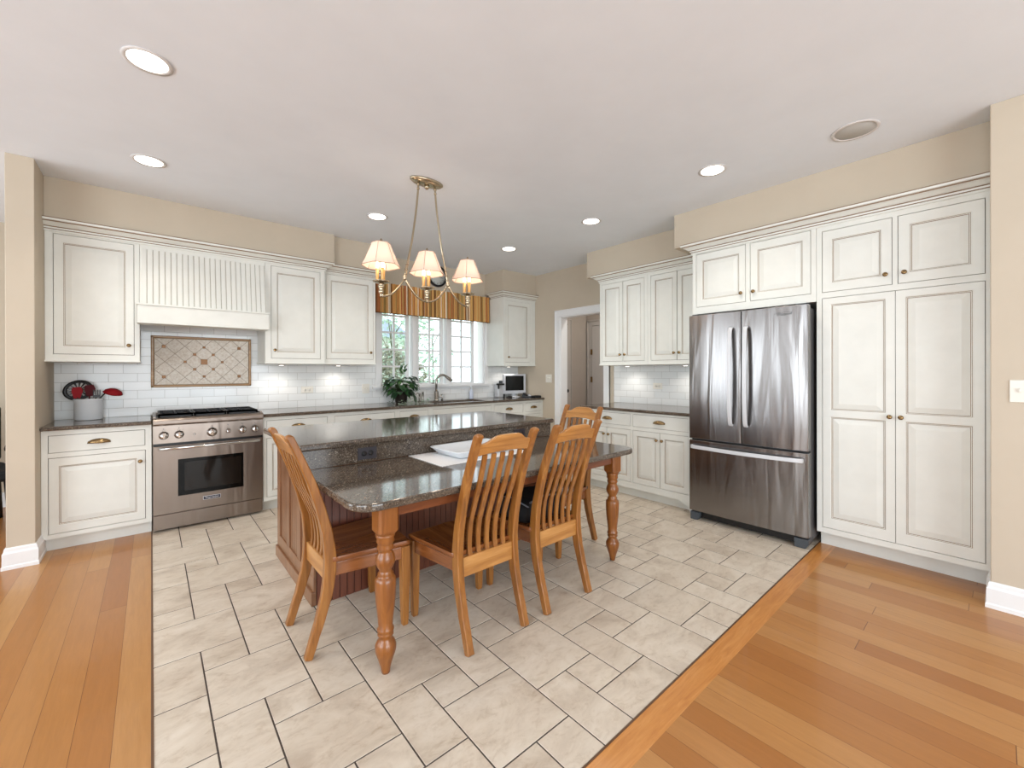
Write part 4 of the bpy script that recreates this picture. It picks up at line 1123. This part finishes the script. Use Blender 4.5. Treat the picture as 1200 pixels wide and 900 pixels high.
for i, x in enumerate((-.366, 0, .376)):
    b = MB(); zb = cz(1.83)
    b.lathe([(0, 0), (.008, .004), (.010, .012), (.006, .020), (.016, .030), (.020, .044), (.012, .058), (.020, .070), (.024, .082), (.014, .092), (.030, .100), (.056, .108), (.060, .116), (.030, .114), (0, .114)], (x, 0, zb), 20)
    cup = b.build('candle_cup', M_ANTIQ, t)
    for k in range(3):
        a = 2*PI*k/3+.5; cx, cy = x+.026*math.cos(a), .026*math.sin(a)
        b = MB(); b.lathe([(0, .114), (.011, .114), (.011, .205), (0, .205)], (cx, cy, zb), 12); b.build('candle_sleeve', M_CANDLE, cup)
        b = MB(); b.lathe([(0, .205), (.008, .207), (.012, .225), (.009, .245), (0, .262)], (cx, cy, zb), 10); b.build('bulb', M_BULB, cup)
    b = MB(); b.tube([(x, 0, zb+.11), (x, 0, zb+.41)], .003, 6); b.lathe([(0, .385), (.012, .387), (.008, .398), (.010, .408), (0, .422)], (x, 0, zb), 12); b.build('finial', M_ANTIQ, t)
    # six-sided bell shade
    pr = [(.139, .222), (.120, .258), (.098, .308), (.078, .354), (.067, .384)]
    b = MB(); rs = []
    for r, z in pr:
        ring = []
        for k in range(36):
            a = 2*PI*k/36; f = math.cos(PI/6)/math.cos(((a+.26) % (PI/3))-PI/6)
            ring.append((x+r*f*math.cos(a), r*f*math.sin(a), zb+z))
        rs.append(ring)
    b.rings(rs, cap=False); sh = b.build('lamp_shade', M_SHADE, t, fix=False)
    b = MB()
    for ring in (rs[0], rs[-1]): b.tube(ring+[ring[0]], .0022, 6)
    for k in range(6):
        a = PI/3*k-.26; k2 = int(round((a % (2*PI))/(2*PI)*36)) % 36; b.tube([r_[k2] for r_ in rs], .0018, 5)
    for a in (0, PI/2, PI, 1.5*PI): b.tube([(x, 0, zb+.384), (x+.068*math.cos(a)*.9, .068*math.sin(a)*.9, zb+.384)], .0018, 5)
    b.build('shade_trim', M_SHTRIM, sh)
    l = bpy.data.lights.new('lamp', 'POINT'); l.energy = 1.0; l.color = (1, .84, .68); l.shadow_soft_size = .035
    o = bpy.data.objects.new('lamp', l); o.location = (x, 0, zb+.275); C.objects.link(o); o.parent = t

# ================================================================== VALANCE, CLOCK
t = thing('window_valance', 'brown and cream striped fabric valance over the window', 'valance', (0, 0, 0))
def valance():
    x0, x1, z0, z1, yf = 2.062, 3.812, 2.026, 2.40, 4.93
    vs = []; fs = []; uv = []
    nz = 5; path = [(x0, YB-.02)]
    n = 220
    for i in range(n+1): path.append((x0+(x1-x0)*i/n, yf+.013*math.sin(i*1.35)+.006*math.sin(i*.53+1)+.004*math.sin(i*2.9)))
    path.append((x1, YB-.02))
    L = 0; ls = [0]
    for a, c in zip(path, path[1:]): L += math.hypot(a[0]-c[0], a[1]-c[1]); ls.append(L)
    for j in range(nz+1):
        z = z0+(z1-z0)*j/nz
        for (x, y), s in zip(path, ls): vs.append((x, y+(.004*(j/nz) if 0 < s < L else 0), z)); uv.append((s/L, j/nz))
    m = len(path)
    for j in range(nz):
        for i in range(m-1): fs.append((j*m+i, j*m+i+1, (j+1)*m+i+1, (j+1)*m+i))
    me = bpy.data.meshes.new('skirt'); me.from_pydata(vs, [], fs); me.materials.append(M_STRIPE)
    ul = me.uv_layers.new(name='UVMap')
    for p in me.polygons:
        for li, vi in zip(p.loop_indices, p.vertices): ul.data[li].uv = uv[vi]
    o = new('skirt', me, t); md = o.modifiers.new('s', 'SOLIDIFY'); md.thickness = .004
    b = MB(); b.tube([(x, y-.003, z0+.002) for x, y in path[1:-1:2]], .004, 6); b.build('hem_cord', mat('hem_brown', (84, 56, 30), .8), t)
    b = MB(); b.box(x0+.012, x1-.012, yf+.02, YB-.023, z1-.03, z1-.01); b.build('mounting_board', M_TRIM, t)
valance()
t = thing('wall_clock', 'round black-rimmed wall clock above the valance behind the chandelier', 'clock', (2.975, YB, 2.612))
b = MB(); b.lathe([(0, 0), (.148, 0), (.148, .022), (.140, .030), (.124, .028), (.122, .014), (0, .014)], (0, 0, 0), 40, axis='y'); b.build('rim', M_BLACK, t)
b = MB(); b.lathe([(0, .0145), (.121, .0145), (.121, .0155), (0, .0155)], (0, 0, 0), 40, axis='y'); b.build('dial', mat('clock_dial', (196, 200, 196), .5), t)
b = MB()
for k in range(12):
    a = k*PI/6; b.bar([(math.sin(a)*.095, -.0165, math.cos(a)*.095), (math.sin(a)*.110, -.0165, math.cos(a)*.110)], .005, .002, side=(math.cos(a), 0, -math.sin(a)))
b.build('hour_marks', M_BLACK, t)
b = MB(); b.bar([(0, -.018, 0), (.03, -.018, .05)], .007, .002, side=(.86, 0, -.5)); b.bar([(0, -.020, 0), (.085, -.020, -.02)], .005, .002, side=(.2, 0, .97)); b.build('hands', M_BLACK, t)

# ================================================================== COUNTER OBJECTS
ZT = .914
# tile picture behind the range
t = thing('tile_medallion', 'framed beige diagonal stone tile panel on the wall behind the range', 'tile panel', (0, YB-.008, 0))
px0, px1, pz0, pz1 = -.003, .778, 1.164, 1.640
b = MB(); b.box(px0+.02, px1-.02, -.006, 0, pz0+.02, pz1-.02); b.build('grout_bed', M_TRAVG, t)
b = MB(); cx, cz0 = (px0+px1)/2, (pz0+pz1)/2; s = .1035; hs = s/math.sqrt(2)
def clip(poly, x0, x1, z0, z1):
    for ax, v, sg in ((0, x0, 1), (0, x1, -1), (1, z0, 1), (1, z1, -1)):
        o = []
        for i in range(len(poly)):
            p, q = poly[i], poly[(i+1) % len(poly)]; a, c = sg*(p[ax]-v), sg*(q[ax]-v)
            if a >= 0: o.append(p)
            if a*c < 0: u = a/(a-c); o.append((p[0]+(q[0]-p[0])*u, p[1]+(q[1]-p[1])*u))
        poly = o
        if not poly: return []
    return poly
for i in range(-10, 11):
    for j in range(-10, 11):
        mx, mz = cx+(i+j+1)*hs, cz0+(i-j)*hs; g = .003; h = hs-g
        pl = clip([(mx-h, mz), (mx, mz-h), (mx+h, mz), (mx, mz+h)], px0+.026, px1-.026, pz0+.026, pz1-.026)
        if len(pl) > 2: b.extrude([(x, -.011, z) for x, z in pl], (0, .006, 0))
b.build('stone_tiles', M_TRAV, t)
b = MB()
for dx, dz, q in ((0, 0, .026), (-.145, 0, .011), (.145, 0, .011), (-.073, .07, .012), (.073, .07, .012), (-.073, -.07, .012), (.073, -.07, .012), (0, .14, .011), (0, -.14, .011), (-.300, .14, .014), (.285, .14, .014), (-.300, -.14, .014), (.285, -.14, .014)):
    b.box(cx+dx-q, cx+dx+q, -.0145, -.008, cz0+dz-q, cz0+dz+q)
b.build('bronze_inset', M_BRONZE, t, bevel=.002)
b = MB()
for (a, c) in (((px0, pz0), (px1, pz0)), ((px1, pz0), (px1, pz1)), ((px1, pz1), (px0, pz1)), ((px0, pz1), (px0, pz0))):
    x0, x1 = sorted((a[0], c[0])); z0, z1 = sorted((a[1], c[1])); e = .022
    if x0 == x1: x0, x1 = (x0, x0+e) if x0 == px0 else (x1-e, x1)
    else: z0, z1 = (z0, z0+e) if z0 == pz0 else (z1-e, z1)
    b.box(x0, x1, -.018, 0, z0, z1)
b.build('border', M_ROPE, t, bevel=.006)
# crock and its utensils
CX, CY = -.392, 4.895
t = thing('utensil_crock', 'white round crock holding utensils on the counter left of the range', 'crock', (CX, CY, ZT))
b = MB(); b.lathe([(0, .001), (.080, .001), (.086, .006), (.086, .158), (.091, .164), (.091, .172), (.085, .174), (.079, .168), (.079, .012), (0, .012)], (0, 0, 0), 36); b.build('crock_body', M_WHITE, t)
def ut(name, label, base, top, m, headf, hm=None):
    t = thing(name, label, 'utensil', (CX+base[0], CY+base[1], ZT+.014))
    P0 = Vector((0, 0, 0)); P1 = Vector((top[0]-base[0], top[1]-base[1], top[2]-.014))
    b = MB(); b.tube([P0, P0.lerp(P1, .5), P1], [.006, .006, .005], 8); b.build('handle', m, t)
    b = MB(); headf(b, P1); b.build('head', hm or m, t)
def disc(r, holes, tilt):
    def f(b, p):
        c = p+Vector((0, 0, r*.8)); n = 28
        out = [Vector((math.cos(2*PI*k/n)*r*1.15, -.004*math.cos(4*PI*k/n), math.sin(2*PI*k/n)*r)) for k in range(n)]
        inn = [v*.62 for v in out]
        def T(v, d): v = Matrix.Rotation(tilt, 3, 'Y') @ v; return c+Vector((v.x, v.y+d, v.z))
        b.rings([[T(v, -.003) for v in out], [T(v, .003) for v in out], [T(v*.72, .008) for v in out], [T(v*.72, .002) for v in out]], closed=True, cap=False); 
        k0 = len(b.v)
        ring = [T(v*.72, .002) for v in out]; ring2 = [T(v*.30, .006) for v in out]
        for k in range(0, n, 2): b.face([ring[k], ring[(k+1) % n], ring2[(k+1) % n], ring2[k]])
        b.face(ring2)
    return f
def ladle(r, dirx):
    def f(b, p):
        k0 = len(b.v); b.lathe([(0, .040), (r*.5, .036), (r*.85, .022), (r, .002), (r*.94, 0), (r*.78, .018), (0, .032)], (0, 0, 0), 20, sx=1.25)
        b.xf(Matrix.Translation((p.x+dirx*r*.9, p.y, p.z-.004)) @ Matrix.Rotation(.25, 4, 'Y') @ Matrix.Rotation(.35, 4, 'X'), k0)
    return f
def fork(b, p):
    b.box(p.x-.022, p.x+.022, p.y-.006, p.y+.006, p.z-.01, p.z+.012)
    for k in range(4): b.box(p.x-.022+k*.0125, p.x-.016+k*.0125, p.y-.006+(.0), p.y+.006, p.z+.01, p.z+.055)
def spatula(b, p): b.extrude([(p.x-.018, p.y-.003, p.z-.01), (p.x+.018, p.y-.003, p.z-.01), (p.x+.034, p.y-.003, p.z+.05), (p.x+.022, p.y-.003, p.z+.082), (p.x-.026, p.y-.003, p.z+.078), (p.x-.032, p.y-.003, p.z+.045)], (0, .007, 0))
ut('slotted_skimmer', 'black round slotted skimmer standing at the left in the white crock', (.02, .03), (-.060, .015, .180), M_BLACK, disc(.080, 8, -.5))
ut('spatula', 'red spatula in front of the skimmer in the white crock', (.03, -.02), (-.062, -.045, .190), M_BLACK, spatula, M_RED)
ut('spatula', 'dark red turner in the middle of the white crock', (-.01, .02), (.008, -.01, .205), M_REDD, spatula, M_REDD)
ut('serving_fork', 'black pronged server right of centre in the white crock', (-.02, 0), (.050, -.02, .190), M_BLACK, fork)
ut('ladle', 'red ladle leaning out at the right of the white crock', (-.05, .01), (.098, 0, .215), M_BLACK, ladle(.052, 1), M_RED)

# plant
t = thing('potted_plant', 'leafy green houseplant in a dark pot left of the sink faucet', 'plant', (2.33, 4.80, ZT))
b = MB(); b.lathe([(0, .0), (.060, .0), (.068, .01), (.082, .13), (.088, .135), (.088, .155), (.080, .157), (.076, .135), (0, .130)], (0, 0, 0), 24); b.build('pot', M_POT, t)
def leaf(b, base, dirv, L, Wd, droop, m=0, zmin=.004):
    d = Vector(dirv).normalized(); s = d.cross(Vector((0, 0, 1))).normalized() if abs(d.z) < .98 else Vector((1, 0, 0)); up = s.cross(d).normalized()
    rows = []
    for k, (u, w) in enumerate(((0, .05), (.18, .75), (.42, 1), (.72, .66), (1, .02))):
        c = Vector(base)+d*L*u-Vector((0, 0, 1))*droop*L*u*u
        rows.append([Vector((p.x, p.y, max(p.z, zmin))) for p in (c-s*Wd*w/2+up*.10*Wd*w, c, c+s*Wd*w/2+up*.10*Wd*w)])
    i0 = len(b.v)
    for r in rows: b.v += [tuple(p) for p in r]
    for k in range(4):
        for q in range(2): b.f.append([i0+k*3+q, i0+k*3+q+1, i0+k*3+q+4, i0+k*3+q+3]); b.m.append(m); b.sm.append(True)
rr_ = random.Random(3)
b = MB(); st = MB()
for k in range(150):
    a = rr_.uniform(0, 2*PI); h = rr_.uniform(.05, 1); R = .06+.11*math.sin(h*PI*.85)*rr_.uniform(.5, 1.15); z = .11+.23*h*rr_.uniform(.75, 1)
    p = Vector((R*math.cos(a)*1.1, R*math.sin(a)*.8, z)); d = Vector((math.cos(a), math.sin(a), rr_.uniform(-.5, .5)))
    leaf(b, p, d, rr_.uniform(.065, .10), rr_.uniform(.05, .078), rr_.uniform(.2, .9))
    if k % 3 == 0: st.tube([(0.02*math.cos(a), .02*math.sin(a), .13), (p.x*.5, p.y*.5, (z+.13)/2+.04), p], .0022, 5)
for k in range(5): leaf(b, (rr_.uniform(-.02, .06), rr_.uniform(-.03, .03), .36+.02*k), (rr_.uniform(-.6, .9), rr_.uniform(-.5, .5), .8), .10, .05, .2)
for x, z in ((-.10, .17), (.13, .15), (.16, .10), (.155, .06)): leaf(b, (x, -.03, z), (x, -.2, -.5), .08, .055, .5)
b.build('foliage', M_LEAF, t, fix=False); st.build('stems', M_STEM, t)
def trail(label, x0, x1, yy, n, seed, h=.05):
    q = random.Random(seed); b = MB()
    for _ in range(n):
        x = q.uniform(x0, x1); z = ZT+.006+q.uniform(0, h)
        leaf(b, (x, yy+q.uniform(-.05, .05), z), (q.gauss(0, 1), q.gauss(0, 1), q.uniform(0, .7)), q.uniform(.022, .045), q.uniform(.015, .025), .3, 0, ZT+.003)
    b.tube([(x0, yy, ZT+.004), ((x0+x1)/2, yy-.02, ZT+.012), (x1, yy, ZT+.004)], .002, 5)
    return tag(b.build('ivy_sprig', M_LEAF2 if seed == 5 else M_LEAF, fix=False), label, 'plant')
trail('low green ivy trailing on the counter in front of the potted plant', 2.22, 2.66, 4.64, 90, 5)
trail('small dark leafy sprig on the counter left of the potted plant', 2.10, 2.20, 4.70, 16, 8, .03)
# faucet
t = thing('kitchen_faucet', 'brushed nickel gooseneck faucet behind the sink', 'faucet', (2.885, 4.90, ZT))
b = MB(); b.lathe([(0, 0), (.034, 0), (.038, .006), (.031, .010), (.030, .120), (.027, .130), (0, .130)], (0, 0, 0), 20); b.build('base', M_NICKEL, t)
P = [(0, 0, .12), (0, 0, .245)]+[(.085-.085*math.cos(a)*1.0, -.03*(1-math.cos(a))/2, .245+.10*math.sin(a)) for a in [PI*k/14 for k in range(1, 11)]]
P = [Vector(p) for p in P]; d = (P[-1]-P[-2]).normalized(); b = MB(); b.tube(P, .0155, 14); b.build('spout', M_NICKEL, t)
b = MB(); b.tube([P[-1]-d*.005, P[-1]+d*.015, P[-1]+d*.075, P[-1]+d*.10], [.017, .020, .023, .021], 14); b.build('spray_head', M_NICKEL, t)
b = MB(); b.tube([(.025, -.0, .045), (.05, -.005, .05), (.085, -.01, .085)], [.010, .009, .006], 10); b.lathe([(0, .0), (.014, .0), (.012, .05), (0, .055)], (.075, -.02, 0), 12); b.build('lever', M_NICKEL, t)
t = thing('soap_dispenser', 'short brushed nickel soap pump between the plant and the faucet', 'soap dispenser', (2.635, 4.90, ZT))
b = MB(); b.lathe([(0, 0), (.022, 0), (.020, .008), (.012, .014), (.011, .09), (.014, .095), (.012, .11), (0, .112)], (0, 0, 0), 16); b.build('pump_body', M_NICKEL, t)
b = MB(); b.tube([(0, 0, .10), (-.045, -.03, .118), (-.075, -.05, .10)], .006, 8); b.build('nozzle', M_NICKEL, t)
t = thing('water_filter_tap', 'slim nickel tap standing beside the soap pump behind the plant', 'tap', (2.70, 4.93, ZT))
b = MB(); b.lathe([(0, 0), (.018, 0), (.015, .01), (.014, .12), (.016, .125), (0, .13)], (0, 0, 0), 14); b.build('tap_body', M_NICKEL, t)
t = thing('soap_bottle', 'clear pump bottle of hand soap right of the faucet', 'bottle', (3.50, 4.965, ZT))
b = MB(); b.lathe([(0, 0), (.030, 0), (.033, .006), (.032, .10), (.020, .125), (.012, .13), (.012, .14), (0, .14)], (0, 0, 0), 18, sy=.7); b.build('bottle_body', M_SOAP, t)
b = MB(); b.lathe([(0, .14), (.013, .14), (.013, .155), (.004, .158), (.004, .18), (0, .18)], (0, 0, 0), 12); b.tube([(0, 0, .178), (-.035, -.01, .176)], .005, 6); b.build('pump', M_WHITE, t)
# can opener / kettle like canister, monitor, phone, wallet
t = thing('can_opener', 'white and black electric can opener beside the computer monitor', 'can opener', (3.98, 4.93, ZT))
b = MB(); b.extrude([(-.05, -.05, 0), (.05, -.05, 0), (.05, .05, 0), (-.05, .05, 0)], (.0, 0, .205)); b.build('housing', M_SATIN, t, bevel=.012)
b = MB(); b.box(-.075, .045, -.085, -.03, .185, .212); b.box(-.06, -.045, -.075, -.045, .13, .19); b.build('lever', M_BLACK, t, bevel=.006)
t = thing('computer_speaker', 'small grey speaker box behind the left edge of the computer monitor', 'speaker', (4.075, 4.97, ZT))
b = MB(); b.box(-.03, .03, -.04, .04, 0, .25); b.build('cabinet', M_DKGREY, t, bevel=.006)
t = thing('computer_monitor', 'silver framed computer monitor with a black screen in the far corner', 'monitor', (4.215, 4.845, ZT), -.28)
b = MB(); b.box(-.19, .19, -.018, .018, .050, .350); b.box(-.13, .13, .018, .05, .09, .30); b.build('housing', M_MONI, t, bevel=.006)
b = MB(); b.box(-.152, .152, -.0195, -.016, .100, .324); b.build('screen', M_SCREEN, t)
b = MB(); b.lathe([(0, 0), (.10, 0), (.098, .008), (.03, .018), (0, .018)], (0, 0, 0), 24, sy=.75); b.box(-.03, .03, .0, .03, .01, .12); b.build('stand', M_MONI, t, bevel=.004)
t = thing('telephone', 'dark phone resting in its base in front of the monitor', 'phone', (4.28, 4.62, ZT), -.3)
b = MB(); b.extrude([(-.06, -.06, 0), (-.06, .06, 0), (-.06, .06, .045), (-.06, -.06, .018)], (.12, 0, 0)); b.build('base', M_DKGREY, t, bevel=.006)
b = MB(); b.extrude([(-.052, -.05, .022), (-.052, .055, .048), (-.052, .050, .072), (-.052, -.045, .045)], (.045, 0, 0)); b.build('handset', M_BLACK, t, bevel=.008)
b = MB()
for i in range(3):
    for j in range(4): b.box(.004+i*.016, .014+i*.016, -.045+j*.02, -.033+j*.02, .02+j*.005, .030+j*.005)
b.build('keypad', M_MONI, t)
t = thing('wallet', 'black wallet at the far right end of the long counter', 'wallet', (4.355, 4.50, ZT))
b = MB(); b.rings([[(x*k, y*k, z) for x, y in ((-.07, -.04), (.06, -.045), (.065, .04), (-.065, .045))] for k, z in ((.95, 0), (1, .008), (.98, .024), (.85, .032))], sm=False); b.build('leather_body', M_BAG, t, bevel=.006)
t = thing('cable_coil', 'black cable coiled on the counter left of the monitor foot', 'cable', (4.08, 4.80, ZT))
b = MB(); b.tube([(.05*math.cos(a)*(1+.1*math.sin(3*a)), .035*math.sin(a), .005+.0008*a) for a in [k*.3 for k in range(48)]], .004, 6); b.build('coil', M_BLACK, t)

# ------------------------------------------------------------------ room at the far left
t = thing('armchair', 'dark chair just visible past the wall end at the left edge', 'chair', (-1.22, 5.55, 0), .3)
b = MB(); b.box(-.30, .30, -.28, .28, .40, .50); b.build('seat', M_BAG, t, bevel=.03)
b = MB(); b.box(-.28, .28, .22, .32, .50, 1.02); b.build('backrest', M_BAG, t, bevel=.04)
for s in (-1, 1):
    b = MB(); b.bar([(s*.32, -.2, .5), (s*.34, -.22, .66), (s*.34, .2, .70), (s*.32, .26, .6)], .05, .04); b.build('armrest', M_BLACK, t, bevel=.01)
    for y in (-.24, .24):
        b = MB(); b.tube([(s*.27, y, 0), (s*.25, y, .42)], [.018, .024], 10); b.build('leg', M_BLACK, t)
